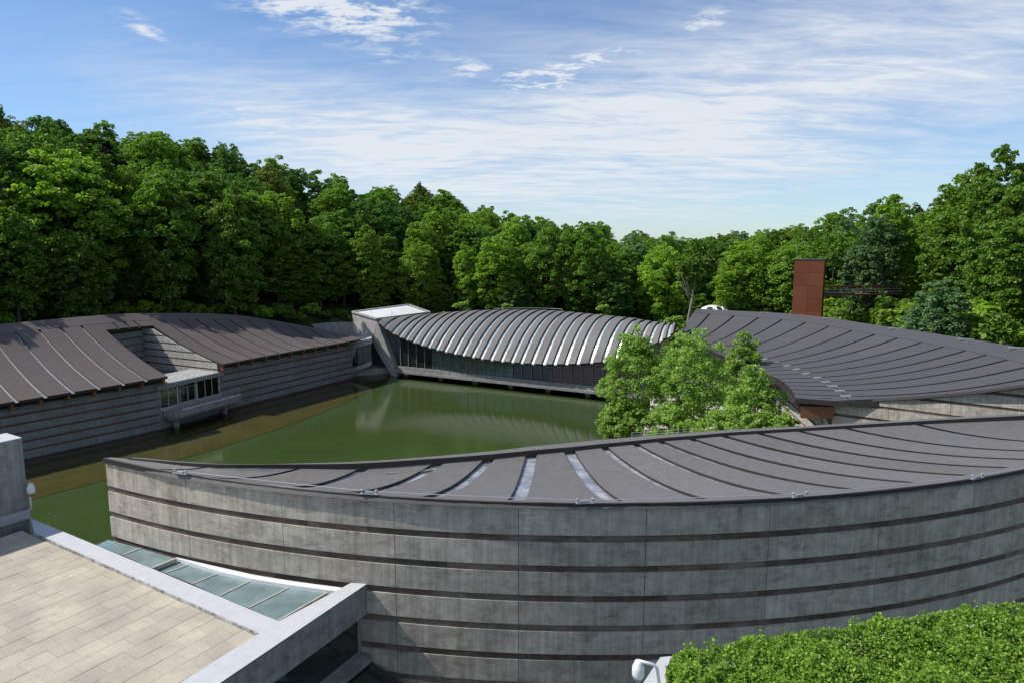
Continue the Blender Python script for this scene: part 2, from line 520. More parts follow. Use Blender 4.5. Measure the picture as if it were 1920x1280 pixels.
class MB:
    """collects shapes for one mesh"""
    def __init__(self): self.v, self.f = [], []

    def add(self, v, f):
        n = len(self.v)
        self.v += [tuple(map(float, p)) for p in v]
        self.f += [[i + n for i in q] for q in f]
        return self

    def prism(self, poly, ext):
        """closed prism: polygon poly pushed along the vector ext"""
        p = [np.array(q, float) for q in poly]; e = np.array(ext, float); n = len(p)
        nrm = sum((np.cross(p[i] - p[0], p[(i + 1) % n] - p[0]) for i in range(n)), np.zeros(3))
        if np.dot(nrm, e) > 0: p = p[::-1]
        f = [list(range(n)), list(range(2 * n - 1, n - 1, -1))]
        f += [[(i + 1) % n, i, n + i, n + (i + 1) % n] for i in range(n)]
        return self.add(p + [q + e for q in p], f)

    def beam(self, a, b, w, h, up=(0, 0, 1)):
        a, b, up = np.array(a, float), np.array(b, float), np.array(up, float)
        d = (b - a) / np.linalg.norm(b - a)
        s = np.cross(d, up); s /= np.linalg.norm(s); u = np.cross(s, d)
        q = [a + s * x * w / 2 + u * z * h / 2 for x, z in ((-1, -1), (1, -1), (1, 1), (-1, 1))]
        return self.prism(q, b - a)

    def tube(self, pts, radii, n=8, caps=True):
        pts = [np.array(p, float) for p in pts]
        if isinstance(radii, (int, float)): radii = [radii] * len(pts)
        rings = []
        for i, p in enumerate(pts):
            d = pts[min(i + 1, len(pts) - 1)] - pts[max(i - 1, 0)]
            d /= np.linalg.norm(d)
            a = np.array((0, 0, 1.0)) if abs(d[2]) < 0.9 else np.array((1.0, 0, 0))
            s = np.cross(d, a); s /= np.linalg.norm(s); t = np.cross(d, s)
            rings.append([p + radii[i] * (math.cos(k * 2 * math.pi / n) * s + math.sin(k * 2 * math.pi / n) * t) for k in range(n)])
        v = [q for r in rings for q in r]
        f = [[i * n + k, (i + 1) * n + k, (i + 1) * n + (k + 1) % n, i * n + (k + 1) % n] for i in range(len(pts) - 1) for k in range(n)]
        if caps: f += [list(range(n))[::-1] if False else list(range(n)), list(range((len(pts) - 1) * n, len(pts) * n))[::-1]]
        return self.add(v, f)

    def lathe(self, prof, c, n=16):
        c = np.array(c, float)
        v = [c + (r * math.cos(k * 2 * math.pi / n), r * math.sin(k * 2 * math.pi / n), z) for r, z in prof for k in range(n)]
        f = [[i * n + k, i * n + (k + 1) % n, (i + 1) * n + (k + 1) % n, (i + 1) * n + k] for i in range(len(prof) - 1) for k in range(n)]
        return self.add(v, f)

    def ob(self, name, mat, parent=None, smooth=False):
        return mesh_ob(name, self.v, self.f, mat, parent, smooth)


def box_between(p, q, z0, z1, thick, side):
    """a wall piece from plan point p to q; its outer face runs p to q, thick goes the way of the plan vector side"""
    a, b = np.array((p[0], p[1], z0)), np.array((q[0], q[1], z0))
    s = np.array((side[0], side[1], 0.0)); s = s / np.linalg.norm(s) * thick
    return MB().prism([a, b, b + (0, 0, z1 - z0), a + (0, 0, z1 - z0)], s)


class Rail:
    """smooth curve through points, parametrised by k"""
    def __init__(self, ks, pts):
        self.k = np.array(ks, float); self.p = np.array(pts, float)
        n = len(self.k); m = np.zeros_like(self.p)
        for i in range(n):
            if i == 0: m[i] = (self.p[1] - self.p[0]) / (self.k[1] - self.k[0])
            elif i == n - 1: m[i] = (self.p[-1] - self.p[-2]) / (self.k[-1] - self.k[-2])
            else: m[i] = (self.p[i + 1] - self.p[i - 1]) / (self.k[i + 1] - self.k[i - 1])
        self.m = m

    def __call__(self, k):
        k = np.asarray(k, float)
        i = np.clip(np.searchsorted(self.k, k) - 1, 0, len(self.k) - 2)
        h = (self.k[i + 1] - self.k[i]); t = ((k - self.k[i]) / h)
        tt, hh = t[..., None], h[..., None]
        c = np.clip(tt, 0, 1)
        r = (2 * c ** 3 - 3 * c ** 2 + 1) * self.p[i] + (c ** 3 - 2 * c ** 2 + c) * hh * self.m[i] + (-2 * c ** 3 + 3 * c ** 2) * self.p[i + 1] + (c ** 3 - c ** 2) * hh * self.m[i + 1]
        return r + (tt - c) * hh * np.where(tt > 1, self.m[i + 1], self.m[i])


class Roof:
    """a curved roof between rail A (t=0) and rail B (t=1); sag > 0 hangs, sag < 0 arches"""
    def __init__(self, A, B, sag, th=0.22):
        self.A, self.B, self.sag, self.th = A, B, sag, th

    def P(self, k, t):
        k, t = np.broadcast_arrays(np.asarray(k, float), np.asarray(t, float))
        a, b = self.A(k), self.B(k)
        p = a + (b - a) * t[..., None]
        s = self.sag(k) if callable(self.sag) else self.sag
        p[..., 2] -= s * 4 * t * (1 - t)
        return p

    def normal(self, k, t):
        e = 1e-3
        du = self.P(k + e, t) - self.P(k - e, t)
        dv = self.P(k, t + e) - self.P(k, t - e)
        n = np.cross(du, dv)
        n /= np.maximum(np.linalg.norm(n, axis=-1, keepdims=True), 1e-9)
        return np.where(n[..., 2:3] < 0, -n, n)

    def dk(self, k, t):
        e = 1e-2
        return np.linalg.norm(self.P(k + e, t) - self.P(k - e, t), axis=-1) / (2 * e)

    def slab(self, name, k0, k1, t0, t1, mat, parent, nt_=14, nk=1, top=0.0, th=None, smooth=True, sides=None):
        """curved slab; k0, k1 are functions of t (the two long edges)"""
        th = self.th if th is None else th
        t = np.linspace(t0, t1, nt_ + 1)
        a, b = k0(t), k1(t)
        f = np.linspace(0, 1, nk + 1)
        K = a[:, None] + (b - a)[:, None] * f[None, :]
        T = np.repeat(t[:, None], nk + 1, 1)
        N = self.normal(K, T)
        up = self.P(K, T) + N * top
        dn = up - N * th
        nu, nv = nt_ + 1, nk + 1
        V = np.concatenate([up.reshape(-1, 3), dn.reshape(-1, 3)])
        o = nu * nv
        idx = lambda i, j: i * nv + j
        F = []
        e1 = up[1, 0] - up[0, 0]; e2 = up[0, 1] - up[0, 0]
        flip = np.cross(e2, e1)[2] < 0
        for i in range(nu - 1):
            for j in range(nv - 1):
                q = [idx(i, j), idx(i, j + 1), idx(i + 1, j + 1), idx(i + 1, j)]
                F.append(q if not flip else q[::-1])
                F.append([o + x for x in (q[::-1] if not flip else q)])
        nface = len(F)
        ring = [idx(i, 0) for i in range(nu)] + [idx(nu - 1, j) for j in range(1, nv)] + [idx(i, nv - 1) for i in range(nu - 2, -1, -1)] + [idx(0, j) for j in range(nv - 2, 0, -1)]
        S = np.concatenate([V[ring], V[[o + r for r in ring]]])      # own vertices, so the folded edge stays crisp
        b, m_ = len(V), len(ring)
        V = np.concatenate([V, S])
        for i in range(m_):
            x, y = b + i, b + (i + 1) % m_
            F.append([x, y, y + m_, x + m_] if not flip else [y, x, x + m_, y + m_])
        ob = mesh_ob(name, V, F, mat, parent)
        if smooth:
            sm = [False] * len(ob.data.polygons)
            for i in range(nface): sm[i] = True
            ob.data.polygons.foreach_set('use_smooth', sm)
        if sides is not None:
            ob.data.materials.append(sides)
            ob.data.polygons.foreach_set('material_index', [0] * nface + [1] * (len(ob.data.polygons) - nface))
        return ob

    def edge(self, kc, wa, wb, side):
        def f(t):
            t = np.asarray(t, float)
            kk = np.full_like(t, kc)
            w = wa + (wb - wa) * t
            return kk + side * np.clip(w / 2 / np.maximum(self.dk(kk, t), 0.05), 0, 0.45)
        return f


const = lambda k: (lambda t: np.full_like(np.asarray(t, float), k))


# ------------------------------------------------------------------ the ground, the pond
def lut(xs, ys):
    return lambda x: np.interp(x, xs, ys)


US = [-400, -200, 0, 200, 400, 600, 800, 1000, 1200, 1350, 1480, 1600, 1700, 1800, 1920, 2100, 2300]
SIL = lut(US, [140, 158, 186, 224, 250, 322, 334, 396, 432, 458, 466, 388, 358, 346, 300, 240, 220])
D0 = lut(US, [84, 92, 106, 122, 131, 146, 152, 150, 146, 142, 132, 118, 104, 92, 82, 76, 72])
D1 = lut(US, [150, 160, 178, 192, 204, 218, 236, 250, 255, 240, 215, 180, 165, 155, 140, 128, 120])
G0 = lut(US, [14, 14, 13.2, 13.2, 12.6, 10, 8, 7, 7, 7, 8, 10, 11, 12, 12.5, 12, 12])
TREE_H = lut([0, 500, 900, 1450, 1700], [23.0, 23.5, 25.0, 26.0, 24.5])


def ground_at(u, d):
    """height of the land in the direction u at the distance d from the lookout"""
    d0, d1, g0 = D0(u), D1(u), G0(u)
    el = -(np.arctan((SIL(u) - 640) / FPX) + PITCH)
    g1 = np.maximum(CAM_H + np.tan(el) * d1 - TREE_H(u), g0 + 2)
    s = np.clip((d - d0) / (d1 - d0), 0, 1)
    z = g0 + (g1 - g0) * s
    far = np.clip((d - d1) / 60, 0, 1)
    z = np.where(d > d1, g1 + (np.minimum(g1, 8) - g1) * far * far * (3 - 2 * far), z)
    near = np.clip((d0 - d) / 14, 0, 1)
    return np.where(d < d0, g0 + (-2.0 - g0) * near * near * (3 - 2 * near), z)


def build_land():
    us = np.concatenate([[-6000, -3000, -1800, -1000], np.arange(-600, 2560, 40), [2800, 3600, 5000, 8000]])
    ds = np.concatenate([[2, 20, 50, 70], np.arange(76, 330, 6), [360, 420, 600, 1000, 2000, 4000]])
    V, F = [], []
    for d in ds:
        for u in us:
            x = (u - 960) / FPX * d
            wob = 0.7 * math.sin(x * 0.11 + d * 0.07) + 0.5 * math.sin(x * 0.23 - d * 0.19)
            V.append((x, d, float(ground_at(np.clip(u, -400, 2300), d)) + (wob if d > 80 else 0)))
    nu = len(us)
    for i in range(len(ds) - 1):
        for j in range(nu - 1):
            a = i * nu + j
            F.append([a, a + 1, a + 1 + nu, a + nu])
    o = mesh_ob('ground', V, F, M['ground'], smooth=True)
    props(o, kind='structure')
    # behind the lookout the land goes on level
    o = mesh_ob('ground', [(-4000, 1.5, -2.3), (4000, 1.5, -2.3), (4000, -3000, -2.3), (-4000, -3000, -2.3)], [[3, 2, 1, 0]], M['ground'])
    props(o, kind='structure')
    bed = [(-85, 5), (60, 5), (60, 138), (-10, 140), (-40, 140), (-85, 120)]
    o = mesh_ob('pond_bed', [(x, y, -0.47) for x, y in bed], [list(range(len(bed)))], M['bed'])
    props(o, kind='structure')
    ledge = [at(-60, 970, -0.42), at(54, 936, -0.42), at(192, 900, -0.42), at(400, 842, -0.42), at(560, 790, -0.42), at(675, 742, -0.42), at(722, 715, -0.42)]
    back = [(-24, 138, -0.42), (-40, 134, -0.42), (-52, 108, -0.42), (-62, 86, -0.42), (-85, 60, -0.42)]
    mb = MB().prism(list(ledge) + [np.array(b, float) for b in back], (0, 0, -0.5))
    props(mb.ob('pond_ledge', M['ledge']), kind='structure')
    wpts = [(-85, 5), (60, 5), (60, 137), (-10, 139), (-40, 139), (-85, 119)]
    o = mesh_ob('water', [(x, y, 0.0) for x, y in wpts], [list(range(len(wpts)))], M['water'])
    props(o, kind='structure')
    rs = random.Random(9)
    mb = MB()
    for _ in range(70):
        p = at(rs.uniform(70, 185), rs.uniform(930, 1010), 0.008) if rs.random() < 0.6 else np.array((rs.uniform(-25, 14), rs.uniform(50, 105), 0.008))
        a, r = rs.uniform(0, 6.28), rs.uniform(0.025, 0.055)
        mb.add([p + (r * math.cos(a + k * 1.57) * (1 if k % 2 else 0.6), r * math.sin(a + k * 1.57) * (1 if k % 2 else 0.6), 0) for k in range(4)], [[0, 1, 2, 3]])
    o = mb.ob('floating_leaves', M['gravel'])
    props(o, 'scattered pale leaves and specks floating on the green pond', 'leaves', kind='stuff')
    # paved plaza where the trees grow between pond and gallery
    shore = [(18.0, 48), (18.5, 66), (16.5, 78), (17.5, 88), (20, 97), (22, 106), (60, 106), (60, 48)]
    mb = MB().prism([(x, y, 1.2) for x, y in shore], (0, 0, -2.6))
    props(mb.ob('plaza', M['paving']), kind='structure')


build_land()


# ------------------------------------------------------------------ the curved gallery in front
P1 = 1.1
def build_front_gallery():
    CX, CY, RR = 3.08, 64.35, 42.1
    arc = lambda deg, r=RR: np.array((CX + r * math.sin(R(deg)), CY - r * math.cos(R(deg))))
    root = thing('curved_gallery', (*arc(0), 0.0), 'near gallery with curved banded concrete wall and dark ribbed crescent roof', 'gallery building')
    A0, A1 = -28.2, 46.0
    joints = [A0] + [j for j in np.arange(-3.9 - 5.975 * 4, 44, 5.975) if A0 + 1 < j < A1 - 1] + [A1]

    def curved(name, a0, a1, z0, z1, r, th, mat, gap=0.0):
        n = max(1, int(round((a1 - a0) / 1.5)))
        g = gap / RR * 57.3 / 2
        aa = np.linspace(a0 + g, a1 - g, n + 1)
        v, f = [], []
        for a in aa:
            o_, i_ = arc(a, r), arc(a, r - th)
            v += [(*o_, z0), (*o_, z1), (*i_, z1), (*i_, z0)]
        for i in range(n):
            b = i * 4
            f += [[b, b + 4, b + 5, b + 1], [b + 1, b + 5, b + 6, b + 2], [b + 2, b + 6, b + 7, b + 3], [b + 3, b + 7, b + 4, b]]
        f += [[0, 1, 2, 3], [n * 4 + 3, n * 4 + 2, n * 4 + 1, n * 4]]
        return mesh_ob(name, v, f, mat, root)
    top = CAM_H - 8.02 * P1
    rows = [(CAM_H - 8.95 * P1, top)]
    wz = []
    z = rows[0][0]
    while z > 3.5:
        wz.append((z - 0.25, z))
        z -= 0.25
        rows.append((z - 0.85, z))
        z -= 0.85
    for ri, (z0, z1) in enumerate(rows):
        for ji, (a, b) in enumerate(zip(joints, joints[1:])):
            curved('concrete_panel', a, b, z0, z1, RR, 0.35, M['concrete'], 0.010 if ji % 2 else 0.026)
    rnd = random.Random(3)
    for z0, z1 in wz:
        a = A0 + 0.02
        while a < A1 - 0.5:
            b = min(a + rnd.uniform(3.2, 6.5), A1)
            if A1 - b < 1.2: b = A1
            curved('wood_board', a, b, z0 + 0.012, z1 - 0.004, RR - rnd.uniform(0.05, 0.065), 0.2, M['wood'], 0.012)
            a = b
    curved('wall_core', A0 + 0.1, A1, -2.0, top - 0.05, RR - 0.30, 0.3, M['grey_concrete'])
    curved('base_wall', A0, A1, -2.0, rows[-1][0] - 0.01, RR - 0.02, 0.27, M['grey_concrete'])
    # roof: rear rail and front rail measured at each gap between the roof panels
    zf = CAM_H - 7.86 * P1
    ks = [-3.2, -2, -1, 0, 1, 2, 3, 4, 5, 6, 7, 8, 9, 10, 11, 12, 13, 14.2, 15.6]
    rear_px = [(190, 862), (405, 872), (580, 871), (701, 867), (837, 857), (926, 849), (998, 841), (1062, 835), (1123, 829), (1178, 824), (1222, 820), (1279, 816), (1339, 811), (1406, 807), (1481, 803), (1569, 798), (1702, 790), (1900, 779), (2160, 766)]
    front_deg = [A0, -24.0, -20.6, -16.6, -12.6, -8.5, -4.1, 0.8, 5.2, 9.4, 13.4, 17.2, 20.8, 24.2, 27.6, 31.0, 34.6, 39.0, 45.0]
    zr = zf + 0.12
    rear = [np.array((*arc(A0), zf))] + [at(u, v, zr) for u, v in rear_px[1:]]
    front = [np.array((*arc(d, RR + 0.055), zf)) for d in front_deg]
    rear[0] = front[0] + np.array((0.05, 0.12, 0))
    roof = Roof(Rail(ks, rear), Rail(ks, front), lambda k: np.clip((np.asarray(k) + 2.6) * 0.16, 0.0, 0.42), 0.17)
    ta, tb = 0.012, 0.93
    gaps = [-2, -1] + list(range(0, 14))
    wid = lambda g: ((0.34, 0.36) if g >= 5 else (0.50, 0.60) if g >= 1 else ((0.45, 0.5) if g == 0 else (0.22, 0.3)))
    edges = [const(-3.15)]
    for g in gaps:
        wa, wb = wid(g)
        edges += [roof.edge(g, wa, wb, -1), roof.edge(g, wa, wb, 1)]
        roof.slab('skylight', roof.edge(g, wa + 0.12, wb + 0.12, -1), roof.edge(g, wa + 0.12, wb + 0.12, 1), ta - 0.005, tb + 0.02, M['skylight'], root, 26, 1, -0.11, 0.05, smooth=False)
    edges.append(const(15.6))
    for i in range(0, len(edges), 2):
        roof.slab('roof_panel', edges[i], edges[i + 1], ta, tb, M['roof_grey'], root, 22, 4, sides=M['flashing'])
    rearB = []
    for p, q in zip(rear, front):
        d = (q - p) * (1, 1, 0); l = np.linalg.norm(d)
        rearB.append(p + d / l * min(0.42, l * 0.5))
    strip = Roof(Rail(ks, [p - (q - p) * 0.4 for p, q in zip(rear, rearB)]), Rail(ks, rearB), 0.0, 0.3)
    strip.slab('rear_edge_flashing', const(-2.9), const(15.6), 0.0, 1.0, M['roof_grey'], root, 1, 90, 0.07, 0.36, sides=M['flashing'])
    roof.slab('front_edge_flashing', const(-3.19), const(15.6), tb + 0.004, 1.0, M['roof_grey'], root, 1, 90, 0.012, 0.22)
    curved('fascia', A0, A1, top + 0.005, zf - 0.225, RR + 0.035, 0.3, M['copper_trim'])
    curved('drip_edge', A0, A1, zf - 0.20, zf - 0.012, RR + 0.085, 0.028, M['flashing'])
    # rear wall below the rear edge of the roof
    kk = np.linspace(0.2, 15.5, 40)
    rp = Rail(ks, rear)(kk)
    v, f = [], []
    for p in rp:
        v += [(p[0], p[1] - 0.1, -2.0), (p[0], p[1] - 0.1, zr - 0.3), (p[0], p[1] - 0.5, zr - 0.3), (p[0], p[1] - 0.5, -2.0)]
    for i in range(len(rp) - 1):
        b = i * 4
        f += [[b + 4, b, b + 1, b + 5], [b + 1, b + 2, b + 6, b + 5], [b + 2, b + 3, b + 7, b + 6], [b, b + 4, b + 7, b + 3]]
    f += [[3, 2, 1, 0], [len(v) - 4, len(v) - 3, len(v) - 2, len(v) - 1]]
    mesh_ob('rear_wall', v, f, M['grey_concrete'], root)
    # fall-arrest cable along the front edge
    spots = [(338, 882), (692, 920), (1097, 937), (1500, 925), (1833, 891), (2060, 850)]
    zc = zf + 0.13
    pts = [at(u, v, zc) for u, v in spots]
    for i, p in enumerate(pts[:-1]):
        d = pts[i + 1] - p; d[2] = 0; d /= np.linalg.norm(d)
        q = p - (0, 0, 0.02)
        b = MB().beam(q - d * 0.32 - (0, 0, 0.07), q + d * 0.32 - (0, 0, 0.07), 0.12, 0.03)
        for s in (-0.26, 0.26):
            b.tube([q + d * s - (0, 0, 0.07), q + d * s + (0, 0, 0.06)], 0.03, 8)
            b.lathe([(0.055, 0.0), (0.055, 0.03), (0.0, 0.045)], q + d * s + np.array((0, 0, 0.05)), 8)
        b.beam(q - d * 0.13 - (0, 0, 0.02), q + d * 0.13 - (0, 0, 0.02), 0.09, 0.07)
        b.ob('cable_bracket', M['steel'], root)
        mid = [p + (pts[i + 1] - p) * s - np.array((0, 0, 0.0)) for s in np.linspace(0, 1, 9)]
        for m_, s in zip(mid, np.linspace(0, 1, 9)):
            bow = 4 * s * (1 - s)
            m_ += np.array((0, -1, 0)) * bow * 0.05
        MB().tube(mid, 0.014, 6).ob('safety_cable', M['steel'], root)


build_front_gallery()


# ------------------------------------------------------------------ the terrace with pavers, its parapets, the glazed slot
ZP = CAM_H - 10.94 * P1            # parapet top
ZT = ZP - 0.12                     # paving
def build_terrace():
    corner = at(491, 1183, ZP)[:2]
    a_far = at(75, 1002, ZP)[:2]
    da = (a_far - corner) / np.linalg.norm(a_far - corner)            # along the long parapet, away from the lookout
    db = at(326, 1280, ZP)[:2] - corner
    db /= np.linalg.norm(db)                                          # along the paver rows, towards the lookout
    root = thing('paved_terrace', (*corner, 0.0), 'flat roof terrace of buff pavers framed by pale concrete parapets', 'terrace building')
    p3 = lambda s, t, z: np.array((*(corner + da * s + db * t), z))
    # pavers in running bond
    tw, tl, g = 0.70, 0.78, 0.007
    n = 0
    protos = []
    for v in range(4):
        w2, l2 = tw / 2 - 0.009, tl / 2 - 0.004
        q = [p3(0, 0, 0) * 0 + np.array((*(da * a * w2 + db * b * l2), 0.0)) for a, b in ((-1, -1), (1, -1), (1, 1), (-1, 1))]
        mb = MB().prism(q, (0, 0, -0.05))
        me = bpy.data.meshes.new('paver')
        me.from_pydata([tuple(x) for x in mb.v], [], mb.f); me.materials.append(M['paver']); me.update()
        protos.append(me)
    L = np.linalg.norm(a_far - corner)
    rows = int(L / tw) + 3
    rnd = random.Random(5)
    for i in range(rows):
        off = 0.5 if i % 2 else 0.0
        for j in range(14):
            s, t = 0.06 + (i + 0.5) * tw, 0.05 + (j + 0.5 - off) * tl
            half = off and j == 0
            c = p3(s, t, ZT)
            if half: c = p3(s, 0.05 + tl / 4, ZT)
            if t > 5.8 + 0.32 * i and t > 6.2: continue
            if i * tw > L + 0.9: continue
            o = bpy.data.objects.new('paver', protos[n % 4])
            COL.objects.link(o); o.parent = root
            o.location = tuple(c + (0, 0, rnd.uniform(-0.004, 0.004)) - np.array(root.location))
            if half:                                                   # cut paver along the wall
                ang = math.atan2(db[1], db[0])
                w2, l2 = tw / 2 - g, tl / 4 - g
                q = [np.array((*(da * a * w2 + db * b * l2), 0.0)) for a, b in ((-1, -1), (1, -1), (1, 1), (-1, 1))]
                mb = MB().prism(q, (0, 0, -0.05))
                me = bpy.data.meshes.get('paver_cut') or bpy.data.meshes.new('paver_cut')
                if not me.vertices:
                    me.from_pydata([tuple(x) for x in mb.v], [], mb.f); me.materials.append(M['paver']); me.update()
                o.data = me
            n += 1
    # dark bedding under the pavers
    mb = MB().prism([p3(-0.1, 0.0, ZT - 0.06), p3(L + 1.5, 0.0, ZT - 0.06), p3(L + 1.5, 13, ZT - 0.06), p3(-0.1, 13, ZT - 0.06)], (0, 0, -0.3))
    mb.ob('paving_bed', M['flashing'], root)
    # parapet A (long) and B (towards the lookout and to the curved wall)
    A_in0, A_out0 = at(487, 1186, ZP), at(523, 1164, ZP)
    A_in1, A_out1 = at(64, 997, ZP), at(57, 970, ZP)
    A_out0 = A_out0 + (A_out0 - A_out1) / np.linalg.norm(A_out0 - A_out1) * -0.004
    mb = MB().prism([A_in0 + (0.02 * (A_in1 - A_in0)) * 0, A_in1, A_out1, A_out0], (0, 0, -2.2))
    mb.ob('long_parapet', M['coping'], root)
    B_in0, B_out0 = at(326, 1280, ZP), at(412, 1280, ZP)
    B_out1, B_in1 = at(689, 1093, ZP), at(658, 1092, ZP)
    e = (B_out0 - B_out1) / np.linalg.norm(B_out0 - B_out1)
    f0 = B_in0 + e * 9.0
    f1 = B_out0 + e * 9.0
    off = np.cross((0, 0, 1), e) * 0.004
    poly = [f1, B_out1, B_in1, at(523, 1164, ZP) , at(487, 1186, ZP), f0]
    MB().prism(poly, (0, 0, -1.14)).ob('front_parapet', M['grey_concrete'], root)
    MB().prism([p + (0, 0, 0.006) for p in poly], (0, 0, -0.045)).ob('parapet_coping', M['coping'], root)
    # fold of gutter dirt between pavers and parapet
    q = [A_in0 + (0, 0, -0.02), A_in1 + (0, 0, -0.02)]
    inn = np.array((*db, 0.0)) * 0.035
    MB().prism([q[0], q[1], q[1] + inn, q[0] + inn], (0, 0, -0.1)).ob('gutter', M['gravel'], root)
    # glazed slot between the long parapet and the curved wall: panes with bars
    zg = ZP - 0.10
    lows = [(180, 1021), (231, 1040), (284, 1064), (311, 1074), (362, 1094), (411, 1117), (467, 1139), (521, 1164)]
    tops = [(203, 1011), (264, 1027), (329, 1046), (353, 1058), (413, 1073), (471, 1088), (544, 1100), (616, 1109)]
    out = []
    for i, (l, t_) in enumerate(zip(lows, tops)):
        z = zg if i < 3 else zg - 0.16
        out.append((at(*l, z), at(*t_, z)))
    def pane(l0, t0, l1, t1, dz=0.0):
        up = np.array((0, 0, dz))
        d = 0.02
        MB().prism([l0 + up, t0 + up, t1 + up, l1 + up], (0, 0, -0.03)).ob('roof_pane', M['glass_teal'], root)
    order = [(0, 1), (1, 2), (3, 4), (4, 5), (5, 6), (6, 7)]
    zs2 = lambda i, z: at(*lows[i], z), 
    l2, t2 = at(*lows[2], zg - 0.16), at(*tops[2], zg - 0.16)
    for i, j in order: pane(out[i][0], out[i][1], out[j][0], out[j][1])
    pane(l2 + (0.1, -0.05, 0), t2 + (0.1, -0.05, 0), out[3][0], out[3][1])
    for i in (1, 3, 4, 5, 6, 7):
        l, t_ = out[i]
        MB().beam(l + (0, 0, 0.012), t_ + (0, 0, 0.012), 0.07, 0.035).ob('glazing_bar', M['frame_pale'], root)
    l, t_ = out[2]
    MB().beam(l + (0.03, -0.02, -0.05), t_ + (0.03, -0.02, -0.05), 0.10, 0.16).ob('glazing_bar', M['frame_pale'], root)
    gut = [(329, 1045), (413, 1071), (471, 1084), (544, 1096), (620, 1106), (655, 1111)]
    gp = [at(u, v, zg - 0.02) for u, v in gut]
    n2 = len(gp)
    v, f = [], []
    for i, p in enumerate(gp):
        d = gp[min(i + 1, n2 - 1)] - gp[max(i - 1, 0)]; d /= np.linalg.norm(d)
        s = np.cross((0, 0, 1), d)
        if s[1] < 0: s = -s
        w = 0.14 if i else 0.03
        v += [p, p + s * w * 2, p + s * w * 2 - (0, 0, 0.15), p - (0, 0, 0.15)]
    for i in range(n2 - 1):
        b = i * 4
        f += [[b, b + 4, b + 5, b + 1], [b + 1, b + 5, b + 6, b + 2], [b + 3, b + 7, b + 4, b]]
    mesh_ob('gutter_flashing', v, f, M['white'], root)
    # soffit under the slot so that no light leaks
    MB().prism([at(180, 1021, zg - 0.9), at(203, 1011, zg - 0.9), at(640, 1108, zg - 0.9), at(521, 1164, zg - 0.9)], (0, 0, -0.2)).ob('slot_soffit', M['dark_interior'], root)
    # window band and columns below the front parapet
    zb = ZP - 1.14
    nrm = np.cross((0, 0, 1), e); 
    if nrm[0] < 0: nrm = -nrm
    set_back = -nrm * 0.28
    P = lambda s, dz: B_out1 + e * s + set_back + np.array((0, 0, -1.14 + dz))
    cols = [(0.10, 0.22), (4.35, 5.0), (9.2, 9.85)]
    for s0, s1 in cols:
        MB().prism([P(s0, -0.004), P(s1, -0.004), P(s1, -4.5), P(s0, -4.5)], -nrm * 0.4).ob('column', M['grey_concrete'], root)
    for s0, s1 in ((0.24, 4.33), (5.02, 9.18)):
        fr = MB()
        fr.beam(P(s0, -0.035), P(s1, -0.035), 0.12, 0.065)
        fr.beam(P(s0, -1.45), P(s1, -1.45), 0.14, 0.07)
        fr.beam(P(s0 + 0.02, -0.07), P(s0 + 0.02, -1.41), 0.10, 0.10, up=nrm)
        fr = fr.ob('window_frame', M['frame'], root)
        MB().prism([P(s0 + 0.06, -0.08), P(s1, -0.08), P(s1, -1.42), P(s0 + 0.06, -1.42)], -nrm * 0.03).ob('window_pane', M['glass'], fr)
        MB().prism([P(s0, -1.50), P(s1, -1.50), P(s1, -1.50) + nrm * 0.55, P(s0, -1.50) + nrm * 0.55], (0, 0, -0.2)).ob('window_sill', M['grey_concrete'], root)
        MB().prism([P(s0, -1.72), P(s1, -1.72), P(s1, -4.5), P(s0, -4.5)], -nrm * 0.3).ob('spandrel', M['dark_interior'], root)
    # dark glass roof in the corner below
    zlow = ZP - 2.95
    r0, r1 = P(0.1, -1.75) + nrm * 0.3, P(12, -1.75) + nrm * 0.3
    ridge = nrm * 1.3
    for k in range(6):
        a, b = r0 + (r1 - r0) * (k / 6), r0 + (r1 - r0) * ((k + 1) / 6 - 0.008)
        MB().prism([a, b, b + nrm * 3.2 - (0, 0, 0.9), a + nrm * 3.2 - (0, 0, 0.9)], (0, 0, -0.04)).ob('canopy_pane', M['glass'], root)
        MB().beam(b + (0, 0, 0.01), b + nrm * 3.2 - (0, 0, 0.89), 0.06, 0.05).ob('canopy_bar', M['frame_dark'], root)
    # hidden body of the terrace
    MB().prism([p3(-0.3, -0.2, ZT - 0.4), p3(L + 1.5, -0.2, ZT - 0.4), p3(L + 1.5, 13, ZT - 0.4), p3(-0.3, 13, ZT - 0.4)], (0, 0, -13)).ob('terrace_body', M['grey_concrete'], root)

    # concrete block at the end of the terrace
    b0 = at(57, 970, ZP)
    bdir = np.array((*db, 0.0))
    away = np.array((*da, 0.0))
    blk = thing('concrete_stair_block', b0, 'tall grey concrete block wall at the far end of the paved terrace', 'wall')
    b0f = b0 + away * 0.05 + np.array((0, 0, 0.02))
    MB().prism([b0f, b0f + bdir * 9.0, b0f + bdir * 9.0 + (0, 0, 3.63), b0f + (0, 0, 3.63)], away * 1.4).ob('wall_face', M['grey_concrete'], blk)
    MB().prism([b0f + (0, 0, 3.633) - away * 0.02, b0f + bdir * 9.0 + (0, 0, 3.633) - away * 0.02, b0f + bdir * 9.0 + (0, 0, 3.633) + away * 1.42, b0f + (0, 0, 3.633) + away * 1.42], (0, 0, 0.04)).ob('wall_cap', M['coping'], blk)
    MB().prism([b0f - away * 0.003, b0f + bdir * 9.0 - away * 0.003, b0f + bdir * 9.0 - away * 0.003 + (0, 0, 0.42), b0f - away * 0.003 + (0, 0, 0.42)], -away * 0.12).ob('base_flashing', M['steel'], blk)
